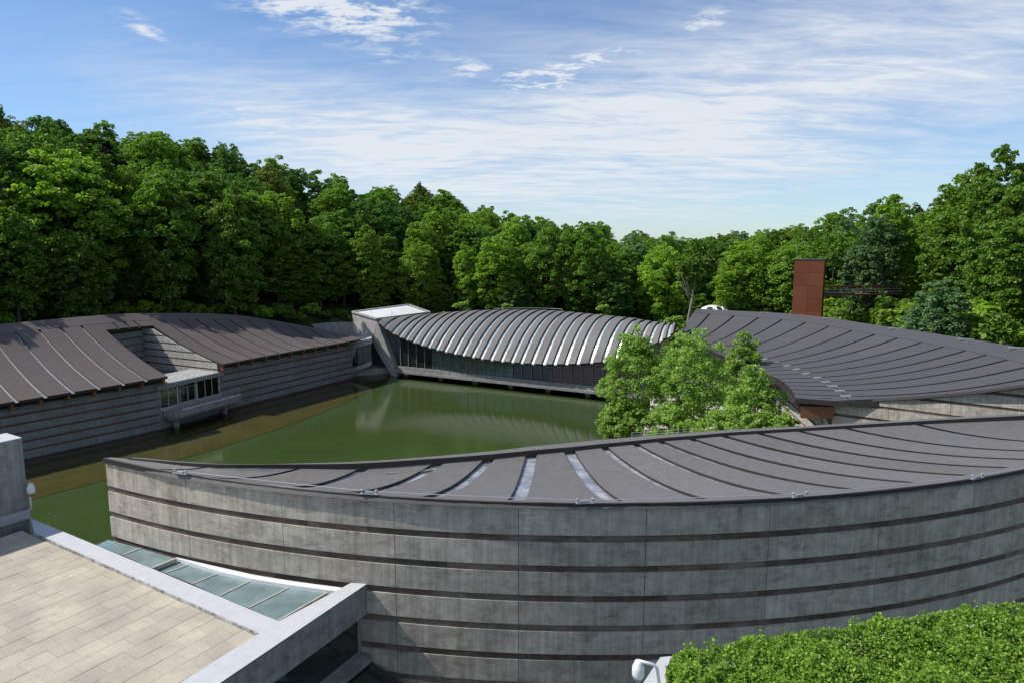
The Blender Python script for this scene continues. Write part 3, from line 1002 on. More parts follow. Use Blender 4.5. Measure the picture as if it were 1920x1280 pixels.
    MB().prism([b0f + away * 0.02 - (0, 0, 0.03), b0f + bdir * 9.0 + away * 0.02 - (0, 0, 0.03), b0f + bdir * 9.0 + away * 0.02 - (0, 0, 14), b0f + away * 0.02 - (0, 0, 14)], away * 1.3).ob('wall_base', M['grey_concrete'], blk)
    return b0f, bdir, away


BLK = build_terrace()


def security_camera(base, top, arm_to, label, scale=1.0):
    """white dome camera hanging from a curved pipe"""
    base, top, arm_to = (np.array(p, float) for p in (base, top, arm_to))
    root = thing('security_camera', base, label, 'security camera', 'white dome cameras')
    mid = (top + arm_to) / 2 + np.array((0, 0, 0.04 * scale))
    pts = [base, base + (top - base) * 0.5, top, top * 0.6 + mid * 0.4 + np.array((0, 0, 0.03 * scale)), mid, arm_to + np.array((0, 0, 0.03 * scale))]
    MB().tube(pts, 0.024 * scale, 10).ob('bracket_pipe', M['white'], root, True)
    s = scale
    c = arm_to
    housing = MB().lathe([(0.0, 0.03 * s), (0.055 * s, 0.025 * s), (0.065 * s, -0.02 * s), (0.085 * s, -0.05 * s), (0.095 * s, -0.10 * s), (0.095 * s, -0.20 * s), (0.08 * s, -0.24 * s), (0.0, -0.25 * s)], c, 20).ob('camera_housing', M['white'], root, True)
    MB().lathe([(0.072 * s, -0.245 * s), (0.062 * s, -0.29 * s), (0.035 * s, -0.32 * s), (0.0, -0.33 * s)], c, 20).ob('camera_dome', M['frame'], housing, True)


b0f, bdir, away = BLK
cbase = b0f + np.array((0.12, -0.02, 0.35))
security_camera(cbase, cbase + np.array((0, 0, 1.15)), cbase + np.array((0.16, -0.12, 1.22)), 'small white dome camera on the concrete block beside the pond', 1.7)


# ------------------------------------------------------------------ low gallery on the left
def build_left_gallery():
    E = [(-66, 63), (-57.3, 76.5), (-46.9, 91.4), (-43.1, 100.4), (-36.0, 113.8), (-32.0, 121.0), (-28.6, 127.5)]
    Rg = [(-80, 74, 14.2), (-71.7, 87.3, 14.3), (-62.9, 101.9, 14.4), (-60.3, 109.6, 14.0), (-50.3, 121.8, 12.6), (-41.5, 130.5, 9.9), (-29.0, 128.2, 7.7)]
    ez = [7.3, 7.3, 7.4, 7.5, 7.55, 7.5, 7.5]
    kk = [0.0]
    for a, b in zip(E, E[1:]): kk.append(kk[-1] + math.dist(a, b))
    root = thing('low_gallery', (-48, 92, 0), 'low brown roofed gallery of banded concrete along the left bank of the pond', 'gallery building')
    A = Rail(kk, Rg)
    B = Rail(kk, [(x, y, z) for (x, y), z in zip(E, ez)])
    roof = Roof(A, B, lambda k: np.interp(np.asarray(k), [0, 60, 75], [0.75, 0.7, 0.1]), 0.36)
    k0, k1 = kk[2] - 0.0, kk[3]
    gl = list(np.arange(k0 - 2.95, 0.5, -2.95))[::-1]
    gr = list(np.arange(k1 + 2.95, kk[-1] - 1.5, 2.72))
    gm = [k0 + (k1 - k0) * i / 4 for i in (0, 1, 2, 3, 4)]
    TN = 0.185
    ta = 0.10

    def run(lo, hi, gaps, t1, wa, wb):
        e = [const(lo)]
        for g in gaps:
            e += [roof.edge(g, wa, wb, -1), roof.edge(g, wa, wb, 1)]
            roof.slab('skylight', roof.edge(g, wa + 0.1, wb + 0.1, -1), roof.edge(g, wa + 0.1, wb + 0.1, 1), ta, t1 - 0.004, M['skylight_dusty'], root, 12, 1, -0.24, 0.05)
        e.append(const(hi))
        for i in range(0, len(e), 2):
            roof.slab('roof_panel', e[i], e[i + 1], ta, t1, M['roof_brown'], root, 16, 2, sides=M['flashing'])
    run(0.0, k0, gl, 1.0, 0.32, 0.42)
    run(k0 + 0.004, k1 - 0.004, gm[1:4], TN, 0.28, 0.28)
    run(k1, kk[-1], gr, 1.0, 0.24, 0.20)
    roof.slab('ridge_cap', const(0.0), const(kk[-1]), -0.01, ta - 0.002, M['roof_brown'], root, 2, 50, 0.02, 0.3)
    # walls set back under the eaves
    def inward(k):
        d = B(k + 0.1) - B(k - 0.1)
        n = np.array((-d[1], d[0], 0)); return n / np.linalg.norm(n)
    def wallpt(k, s=1.3):
        return (B(np.float64(k)) + inward(np.float64(k)) * s)[:2]

    def banded(ka, kb, ztop, step):
        ks = np.linspace(ka, kb, max(2, int(round((kb - ka) / step)) + 1))
        z = ztop
        row = 0
        while z > 0.0:
            z0 = max(z - 0.85, -0.6)
            for a, b in zip(ks, ks[1:]):
                p, q = wallpt(a), wallpt(b)
                n = inward(np.float64((a + b) / 2))
                d = (q - p) / np.linalg.norm(q - p) * 0.005
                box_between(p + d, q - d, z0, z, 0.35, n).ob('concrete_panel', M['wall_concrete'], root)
                if z0 > 0:
                    pp, qq = p + n[:2] * 0.07, q + n[:2] * 0.07
                    box_between(pp + d * 0.4, qq - d * 0.4, z0 - 0.245, z0 - 0.006, 0.2, n).ob('wood_board', M['red_wood'], root)
            z = z0 - 0.25
            row += 1
        for a, b in zip(ks, ks[1:]):
            p, q = wallpt(a, 1.6), wallpt(b, 1.6)
            n = inward(np.float64((a + b) / 2))
            box_between(p, q, -1.0, ztop, 0.25, n).ob('wall_core', M['grey_concrete'], root)
    banded(0.0, k0 - 0.5, 6.35, 5.6)
    banded(k1 + 0.5, kk[-1] - 1.0, 6.6, 5.2)
    # glulam rafters showing under the eaves
    for g in [k for k in np.arange(k0 - 0.35, 1, -2.95)] + [k for k in np.arange(k1 + 0.4, kk[-1] - 1, 2.72)]:
        g = np.float64(g)
        p = B(g); n = inward(g)
        a = p + n * 0.35 - (0, 0, 0.72)
        b = p + n * 3.0 - (0, 0, 0.30)
        MB().beam(a, b, 0.30, 0.85).ob('rafter', M['glulam'], root)
    # soffit band closing wall top to roof
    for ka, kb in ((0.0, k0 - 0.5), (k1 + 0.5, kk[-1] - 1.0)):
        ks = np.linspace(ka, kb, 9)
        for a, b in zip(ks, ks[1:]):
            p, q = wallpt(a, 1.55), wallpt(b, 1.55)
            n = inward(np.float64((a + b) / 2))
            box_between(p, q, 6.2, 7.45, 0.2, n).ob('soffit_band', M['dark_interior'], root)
    # courtyard notch: side wall of the far wing, back wall
    n1 = inward(np.float64(k1 + 0.2)); c1 = B(np.float64(k1)) + n1 * 1.3
    depth = 16.3
    rise = lambda s: roof.P(k1, 1 - min((s + 1.3) / np.linalg.norm((A(np.float64(k1)) - B(np.float64(k1)))[:2]), 1))[2] - 0.26
    ss = np.linspace(0, depth, 80)
    zr = np.array([rise(s) for s in ss])
    inv = lambda z: float(np.interp(z, zr, ss))
    z = 11.9
    along = np.array((-n1[1], n1[0], 0))                                 # away from the notch is -along
    if np.dot(along, B(np.float64(k1 + 5)) - B(np.float64(k1))) < 0: along = -along
    while z > 1:
        z1, z0 = z, z - 0.86
        s1, s0 = (inv(z1) if z1 > zr[0] else 0), (inv(z0) if z0 > zr[0] else 0)
        if z0 < zr[-1]:
            zt = min(z1, zr[-1])
            mids = [0, 0.5, 1]
            for m0, m1 in zip(mids, mids[1:]):
                lo0, hi0 = s0 + (depth - s0) * m0, s0 + (depth - s0) * m1
                lo1, hi1 = s1 + (depth - s1) * m0, s1 + (depth - s1) * m1
                q = lambda s, zz: c1 + n1 * s + np.array((0, 0, zz - c1[2]))
                if hi1 - lo1 < 0.1: lo1, hi1 = depth - 0.2, depth
                MB().prism([q(lo0 + 0.008, z0), q(hi0, z0), q(hi1, zt), q(lo1 + 0.008, zt)], along * 0.3).ob('concrete_panel', M['pale_concrete'], root)
            zw = z0 - 0.24
            sw = inv(zw) if zw > zr[0] else 0
            if z0 < zr[-1]:
                MB().prism([q(sw, zw + 0.006), q(depth, zw + 0.006), q(depth, z0 - 0.006), q(s0, z0 - 0.006)], along * 0.25).ob('wood_board', M['wood'], root).location += __import__('mathutils').Vector(tuple(along * 0.07))
        z -= 1.1
    back1 = c1 + n1 * depth
    n0 = inward(np.float64(k0)); back0 = B(np.float64(k0)) + n0 * (depth + 1.0)
    bd = back1 - back0; bd[2] = 0
    z = 11.55
    bn = np.array((-bd[1], bd[0], 0)); bn /= np.linalg.norm(bn)
    if np.dot(bn, n1) < 0: bn = -bn
    x0 = back0 - bd * 0.1
    while z > 1:
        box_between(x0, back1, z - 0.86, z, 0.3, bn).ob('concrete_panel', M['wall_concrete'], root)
        box_between(x0 + bn * 0.06, back1 + bn * 0.06, z - 1.096, z - 0.866, 0.2, bn).ob('wood_board', M['wood'], root)
        z -= 1.1
    cw0 = B(np.float64(k0 - 0.55)) + inward(np.float64(k0 - 0.5)) * 1.4
    MB().prism([cw0 - (0, 0, 8.4), cw0 + n0 * 15 - (0, 0, 8.4), cw0 + n0 * 15 + (0, 0, 2.2), cw0 - (0, 0, 0.9)], -along * 0.3).ob('side_wall', M['grey_concrete'], root)
    # glazed bay in the notch
    zb0, zb1 = 2.9, 5.75
    w0, w1 = np.array((*wallpt(k0 - 0.5), 0.0)), np.array((*wallpt(k1 + 0.5), 0.0))
    ax = (w1 - w0); wl = np.linalg.norm(ax); ax /= wl
    nn = np.array((-ax[1], ax[0], 0.0))
    if np.dot(nn, n1) < 0: nn = -nn
    Q = lambda s, d, z: w0 + ax * s + nn * d + np.array((0, 0, z))
    MB().prism([Q(-0.6, -0.35, 6.15), Q(wl + 0.3, -0.35, 6.15), Q(wl + 0.3, 6.0, 6.15), Q(-0.6, 6.0, 6.15)], (0, 0, -0.6)).ob('bay_roof', M['grey_concrete'], root)
    MB().prism([Q(-0.5, -0.2, 6.2), Q(wl + 0.2, -0.2, 6.2), Q(wl + 0.2, 5.9, 6.2), Q(-0.5, 5.9, 6.2)], (0, 0, -0.046)).ob('bay_gravel', M['gravel'], root)
    MB().prism([Q(0, -0.1, 2.85), Q(wl, -0.1, 2.85), Q(wl, 6, 2.85), Q(0, 6, 2.85)], (0, 0, -0.4)).ob('bay_floor', M['paving'], root)
    for s0, s1 in zip((0.1, 2.5, 5.0, 7.5), (2.4, 4.9, 7.4, wl - 0.1)):
        MB().prism([Q(s0, 5.7, 2.86), Q(s1, 5.7, 2.86), Q(s1, 5.7, 5.5), Q(s0, 5.7, 5.5)], nn * 0.03).ob('glass_pane', M['clear'], root)
        MB().beam(Q(s1 + 0.05, 5.72, 2.86), Q(s1 + 0.05, 5.72, 5.54), 0.10, 0.1, up=nn).ob('mullion', M['frame_dark'], root)
    MB().prism([Q(-0.5, 6.02, 2.7), Q(wl + 0.5, 6.02, 2.7), Q(wl + 0.5, 16, 2.7), Q(-0.5, 16, 2.7)], (0, 0, -0.3)).ob('courtyard_floor', M['paving'], root)
    posts = [0.06, 1.35, 2.9, 3.25, 4.6, 5.95, 6.2, 7.7, 9.0, wl - 0.1]
    for s in posts:
        thick = 0.26 if s in (2.9, 6.2) else 0.10
        MB().beam(Q(s, 0.12, zb0), Q(s, 0.12, 5.545), thick, 0.14, up=nn).ob('mullion', M['frame'] if s in (3.25, 5.95, 4.6) else M['frame_pale'], root)
    for s0, s1 in zip(posts, posts[1:]):
        if s1 - s0 < 0.5: continue
        MB().prism([Q(s0 + 0.06, 0.1, zb0 + 0.02), Q(s1 - 0.06, 0.1, zb0 + 0.02), Q(s1 - 0.06, 0.1, 5.54), Q(s0 + 0.06, 0.1, 5.54)], nn * 0.03).ob('glass_pane', M['clear'], root)
    for s0, s1 in ((3.3, 4.55), (4.65, 5.9)):
        door = MB()
        door.beam(Q(s0, 0.08, 5.05), Q(s1, 0.08, 5.05), 0.1, 0.10)
        door.beam(Q(s0, 0.08, 2.98), Q(s1, 0.08, 2.98), 0.1, 0.14)
        for s_ in (s0 + 0.04, s1 - 0.04): door.beam(Q(s_, 0.07, 2.92), Q(s_, 0.07, 5.0), 0.09, 0.08, up=nn)
        door = door.ob('glass_door', M['frame'], root)
        MB().beam(Q(s0 + 0.1, 0.02, 3.9), Q(s1 - 0.1, 0.02, 3.9), 0.04, 0.05).ob('push_bar', M['frame_dark'], door)
    for s in (0.9, 2.2, 5.0, 7.1):
        MB().prism([Q(s, 4.2, 2.86), Q(s + 1.1, 4.2, 2.86), Q(s + 1.1, 4.7, 2.86), Q(s, 4.7, 2.86)], (0, 0, 0.45)).ob('bay_bench', M['pale_concrete'], root)
    # balcony
    slab = MB().prism([Q(0.3, -2.3, 2.45), Q(wl + 1.5, -2.3, 2.45), Q(wl + 1.5, -0.11, 2.45), Q(0.3, -0.11, 2.45)], (0, 0, -0.85)).ob('balcony_slab', M['grey_concrete'], root)
    MB().prism([Q(1.6, -2.32, 2.62), Q(wl + 1.5, -2.32, 2.62), Q(wl + 1.5, -2.0, 2.62), Q(1.6, -2.0, 2.62)], (0, 0, -0.166)).ob('balcony_kerb', M['coping'], slab)
    MB().beam(Q(0.35, -2.15, 3.5), Q(wl + 1.45, -2.15, 3.5), 0.07, 0.05).ob('handrail', M['steel'], slab)
    MB().beam(Q(0.35, -2.15, 3.5), Q(0.35, -0.15, 3.5), 0.07, 0.05).ob('handrail', M['steel'], slab)
    MB().beam(Q(wl + 1.45, -2.15, 3.5), Q(wl + 1.45, -0.15, 3.5), 0.07, 0.05).ob('handrail', M['steel'], slab)
    for s in np.linspace(0.35, wl + 1.45, 9):
        MB().beam(Q(s, -2.15, 2.455), Q(s, -2.15, 3.48), 0.05, 0.05, up=nn).ob('railing_post', M['steel'], slab)
    wires = MB()
    for h in np.arange(2.70, 3.45, 0.075):
        wires.beam(Q(0.37, -2.15, h), Q(wl + 1.43, -2.15, h), 0.02, 0.022)
    for s in np.arange(0.45, wl + 1.4, 0.14):
        wires.beam(Q(s, -2.16, 2.66), Q(s, -2.16, 3.46), 0.015, 0.015, up=nn)
    w = wires.ob('railing_mesh', M['frame'], slab); w['kind'] = 'stuff'
    MB().prism([Q(0.6, -1.6, 1.6), Q(wl + 1, -1.6, 1.6), Q(wl + 1, -0.4, 1.6), Q(0.6, -0.4, 1.6)], (0, 0, -0.5)).ob('balcony_beam', M['grey_concrete'], root)
    for s in (1.5, wl - 0.5):
        MB().beam(Q(s, -1.0, -1.0), Q(s, -1.0, 1.1), 0.5, 0.5, up=nn).ob('balcony_pier', M['grey_concrete'], root)
    # wall under the bay down to the water
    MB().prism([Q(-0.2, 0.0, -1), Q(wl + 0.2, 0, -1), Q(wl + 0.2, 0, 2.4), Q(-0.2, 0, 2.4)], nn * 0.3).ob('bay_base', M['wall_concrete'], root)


build_left_gallery()


# ------------------------------------------------------------------ arched pavilion across the pond
def build_pavilion():
    F0, F1 = np.array((-22.7, 131.0)), np.array((30.0, 103.06))
    ln = np.linalg.norm(F1 - F0); ax2 = (F1 - F0) / ln
    ax = np.array((*ax2, 0.0)); nn = np.array((-ax2[1], ax2[0], 0.0))       # nn points away, behind
    root = thing('arched_pavilion', (*F0, 0.0), 'glass walled pavilion under an arched grey roof bridging the far side of the pond', 'pavilion')
    bot = [(709, 605), (736, 624), (762, 636), (790, 646), (820, 655), (851, 662), (885, 668.5), (920, 674), (959, 678), (997, 681), (1039, 682), (1082, 681), (1131, 677.5), (1157, 672), (1183, 664), (1208, 653), (1235, 640), (1262, 624)]
    topx = [(722, 597), (795, 591), (830, 588), (866, 585), (902, 583), (936, 581.5), (970, 581), (1003, 581), (1036, 582), (1068, 584.5), (1103, 588), (1140, 592), (1186, 598), (1205, 601), (1222, 604), (1240, 607.5), (1256, 611), (1270, 615)]
    topz = [10.9, 11.2, 11.6, 12.0, 12.3, 12.6, 12.7, 12.8, 12.8, 12.8, 12.75, 12.7, 12.6, 12.5, 12.4, 12.3, 12.2, 12.1]
    Bp, Ap = [], []
    for (u, v), (u2, v2), z in zip(bot, topx, topz):
        r = ray(u, v)                                   # eave line hangs 2.3 m in front of the glass line
        o = F0 - nn[:2] * 2.3
        k = (o[0] * nn[0] + o[1] * nn[1]) / (r[0] * nn[0] + r[1] * nn[1])
        Bp.append((r[0] * k, r[1] * k, CAM_H + r[2] * k))
        Ap.append(at(u2, v2, z))
    ks = list(range(len(bot)))
    A, B = Rail(ks, Ap), Rail(ks, Bp)
    sag = lambda k: -np.interp(np.asarray(k), [0, 1, 4, 12, 17], [0.3, 1.2, 2.3, 2.5, 1.2])
    roof = Roof(A, B, sag, 0.44)
    px_gap = [722, 736, 749, 761, 775, 789, 803, 818, 834, 851, 867.5, 885, 902, 920, 940, 959, 977, 997, 1019, 1039, 1061, 1082, 1106, 1131, 1153, 1174, 1195, 1216, 1237, 1252]
    gk = list(np.interp(px_gap, [b[0] for b in bot], ks))
    e = [const(0.02)]
    for g in gk:
        e += [roof.edge(g, 0.68, 0.78, -1), roof.edge(g, 0.68, 0.78, 1)]
        roof.slab('skylight', roof.edge(g, 0.78, 0.92, -1), roof.edge(g, 0.78, 0.92, 1), 0.0, 0.995, M['skylight_pale'], root, 11, 1, -0.29, 0.05, smooth=False)
    e.append(const(17.0))
    for i in range(0, len(e), 2):
        roof.slab('roof_panel', e[i], e[i + 1], 0.0, 1.0, M['roof_grey'], root, 18, 1, sides=M['flashing'])
    roof.slab('eave_trim', const(0.02), const(17.0), 0.985, 1.004, M['flashing'], root, 1, 60, -0.32, 0.2)
    MB().tube([A(np.float64(k)) + (0, 0, 0.32) for k in np.linspace(4.7, 8.6, 12)], 0.05, 6).ob('ridge_rail', M['frame'], root)
    for k in np.linspace(4.7, 8.6, 4):
        p = A(np.float64(k)); MB().tube([p - (0, 0, 0.1), p + (0, 0, 0.3)], 0.04, 6).ob('rail_post', M['frame'], root)
    Q = lambda s, d, z: np.array((*F0, 0.0)) + ax * s + nn * d + np.array((0, 0, z))
    eave = lambda s: float(np.interp(s, [np.dot(np.array(p[:2]) - F0, ax2) for p in Bp], [p[2] for p in Bp]))
    # floor slab: upper kerb and lower ledge, on piers
    MB().prism([Q(0.6, -0.45, 1.9), Q(ln, -0.45, 1.9), Q(ln, 12, 1.9), Q(0.6, 12, 1.9)], (0, 0, -0.75)).ob('floor_slab', M['grey_concrete'], root)
    MB().prism([Q(0.4, -0.85, 1.14), Q(ln, -0.85, 1.14), Q(ln, 11, 1.14), Q(0.4, 11, 1.14)], (0, 0, -0.45)).ob('lower_ledge', M['grey_concrete'], root)
    for s in (2.0, 10.0, 17.6, 25.0, 32.4, 39.8, 47.5):
        MB().beam(Q(s, 1.0, -1.2), Q(s, 1.0, 0.69), 0.9, 0.7, up=nn).ob('pier', M['pale_concrete'], root)
    MB().prism([Q(0.5, 3.2, -1.2), Q(ln, 3.2, -1.2), Q(ln, 3.2, 0.68), Q(0.5, 3.2, 0.68)], nn * 0.4).ob('undercroft_wall', M['dark_interior'], root)
    # glass wall: panes, posts, transoms
    n = 27
    s_end = float(np.dot(np.array(Bp[-1][:2]) - F0, ax2)) - 2.5
    ss = np.linspace(1.4, s_end, n + 1)
    for i in range(n):
        s0, s1 = ss[i], ss[i + 1]
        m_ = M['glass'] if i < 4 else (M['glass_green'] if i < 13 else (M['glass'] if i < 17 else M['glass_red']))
        h0, h1 = eave(s0) + 0.75, eave(s1) + 0.75
        cuts = [1.91, 2.75, 5.2]
        for c0, c1 in zip(cuts, cuts[1:]):
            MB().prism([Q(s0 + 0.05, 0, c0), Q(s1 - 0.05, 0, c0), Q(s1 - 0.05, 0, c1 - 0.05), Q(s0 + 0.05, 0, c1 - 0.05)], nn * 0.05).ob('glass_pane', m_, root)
        if min(h0, h1) > 5.4:
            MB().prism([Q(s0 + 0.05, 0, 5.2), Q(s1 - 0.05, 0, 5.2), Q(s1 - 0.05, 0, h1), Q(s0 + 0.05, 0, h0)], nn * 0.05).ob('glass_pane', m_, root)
    for i, s in enumerate(ss):
        MB().beam(Q(s, -0.1, 1.905), Q(s, -0.1, eave(s) + 0.6), 0.11, 0.24, up=nn).ob('window_post', M['frame'], root)
    for z in (2.72, 5.17):
        MB().beam(Q(1.4, -0.02, z), Q(s_end, -0.02, z), 0.10, 0.07).ob('transom', M['frame_dark'], root)
    # inclined struts of the bridge, thin
    for i in range(3, n - 6, 1):
        a, b = Q(ss[i], -0.47, 1.88), Q(ss[i] - 0.5, -0.80, 1.16)
        MB().beam(a, b, 0.05, 0.05).ob('deck_bracket', M['frame_pale'], root)
    MB().beam(Q(15 * ln / n + 6, -0.35, 2.95), Q(s_end - 1, -0.35, 2.95), 0.06, 0.06).ob('deck_rail', M['frame'], root)
    # back of the pavilion
    MB().prism([Q(1.0, 9.0, 1.91), Q(s_end - 3, 9.0, 1.91), Q(s_end - 3, 9.0, 9.0), Q(1.0, 9.0, 9.0)], nn * 0.3).ob('back_wall', M['dark_interior'], root)

    # leaning concrete abutment at its left end
    ab = thing('concrete_abutment', at(735, 703, 0.0), 'leaning pale concrete abutment with white roof at the left end of the pavilion', 'abutment')
    fr = [at(661, 586, y=136.2), at(706, 599, y=131.6), at(745.5, 704.5, y=130.0), at(734, 704, y=130.9), at(697, 641, y=132.6), at(661, 634, y=136.0)]
    back = [at(766, 572.5, y=147), at(806, 586.5, y=144)]
    tl, tr = fr[0], fr[1]
    MB().prism(fr, (0.45, 1.6, 0)).ob('front_wall', M['pale_concrete'], ab)
    # body behind: tapering back to the hillside
    v = [fr[0] + (0.3, 1.0, -0.02), fr[1] + (0.3, 1.0, -0.02), fr[1] * (1, 1, 0) + (0.3, 1.0, 0) + (0, 0, -1), fr[0] * (1, 1, 0) + (0.3, 1.0, -1),
         back[0] + (0, 0, -0.02), back[1] + (0, 0, -0.02), back[1] * (1, 1, 0) + (0, 0, -1), back[0] * (1, 1, 0) + (0, 0, -1)]
    f = [[3, 2, 1, 0], [4, 5, 6, 7], [0, 1, 5, 4], [1, 2, 6, 5], [2, 3, 7, 6], [3, 0, 4, 7]]
    v = [np.array(x) + (3.0, 0, 0) if i in (2, 6) else np.array(x) for i, x in enumerate(v)]
    v2 = [np.array(x) for x in v]
    for i in (2, 3): v2[i] = v2[i] + (1.0, 2.0, 0)
    mesh_ob('side_wall', v2, f, M['grey_concrete'], ab)
    rim = [tl, tr, back[1], back[0]]
    cen = sum(rim) / 4
    inner = [cen + (p - cen) * 0.90 for p in rim]
    MB().prism([p + (0, 0, 0.03) for p in inner], (0, 0, 0.05)).ob('roof_membrane', M['white'], ab)
    kerb = MB()
    for a, b in zip(rim, rim[1:] + rim[:1]):
        kerb.beam(a + (0, 0, 0.10), b + (0, 0, 0.10), 0.45, 0.32)
    kerb.ob('roof_kerb', M['pale_concrete'], ab)
    for px, py in ((696, 588), (702, 594), (735, 588)):
        p = at(px, py, y=137); MB().tube([p - (0, 0, 0.4), p + (0, 0, 0.5)], 0.04, 6).ob('roof_vent', M['frame'], ab)

    # small glazed link between low gallery and abutment
    lk = thing('glazed_link', at(680, 700, 0.0), 'small concrete and glass link between the low gallery and the leaning abutment', 'link building')
    y = 129.0
    MB().prism([at(660, 641, y=y), at(697, 634, y=y), at(697, 644, y=y), at(668, 652, y=y)], (-1.5, 6, 0)).ob('link_roof', M['pale_concrete'], lk)
    MB().prism([at(661, 653, y=y + .6), at(696, 646, y=y + .6), at(696, 676, y=y + .6), at(661, 686, y=y + .6)], (-1, 5, 0)).ob('link_room', M['glass'], lk)
    for u in (667, 677, 688):
        MB().beam(at(u, 648, y=y + .5), at(u, 679, y=y + .5), 0.12, 0.15, up=(0, 1, 0)).ob('mullion', M['frame'], lk)
    MB().prism([at(660, 690, y=y), at(697, 677, y=y), at(697, 684, y=y), at(660, 698, y=y)], (-1, 5, 0)).ob('link_slab', M['pale_concrete'], lk)
    MB().prism([at(660, 690, y=y + .8), at(740, 690, y=y + 4.5), at(740, 712, y=y + 4.5), at(660, 716, y=y + .8)], (-1, 4, 0)).ob('link_base', M['concrete'], lk)
    MB().prism([at(657, 650, y=y - .2), at(673, 640, y=y - .2), at(661, 676, y=y - .2), at(657, 690, y=y - .2)], (-0.4, 0.5, 0)).ob('fin_wall', M['pale_concrete'], lk)


build_pavilion()


def build_retaining_wall():
    root = thing('retaining_wall', (-36, 140, 5), 'curved pale concrete retaining wall behind the low gallery beside the abutment', 'wall')
    pts = [(560, 612), (580, 609), (605, 606), (635, 604.5), (664, 604.5)]
    tops = [at(u, v, y=y) for (u, v), y in zip(pts, (143, 142, 141, 139.5, 138))]
    for a, b in zip(tops, tops[1:]):
        d = (b - a) / np.linalg.norm(b - a) * 0.015
        z1 = (a[2] + b[2]) / 2
        MB().prism([a + d, b - d, (b - d) * (1, 1, 0) + (0, 0, 2), (a + d) * (1, 1, 0) + (0, 0, 2)], (0, 0.5, 0)).ob('concrete_panel', M['pale_concrete'], root)


build_retaining_wall()


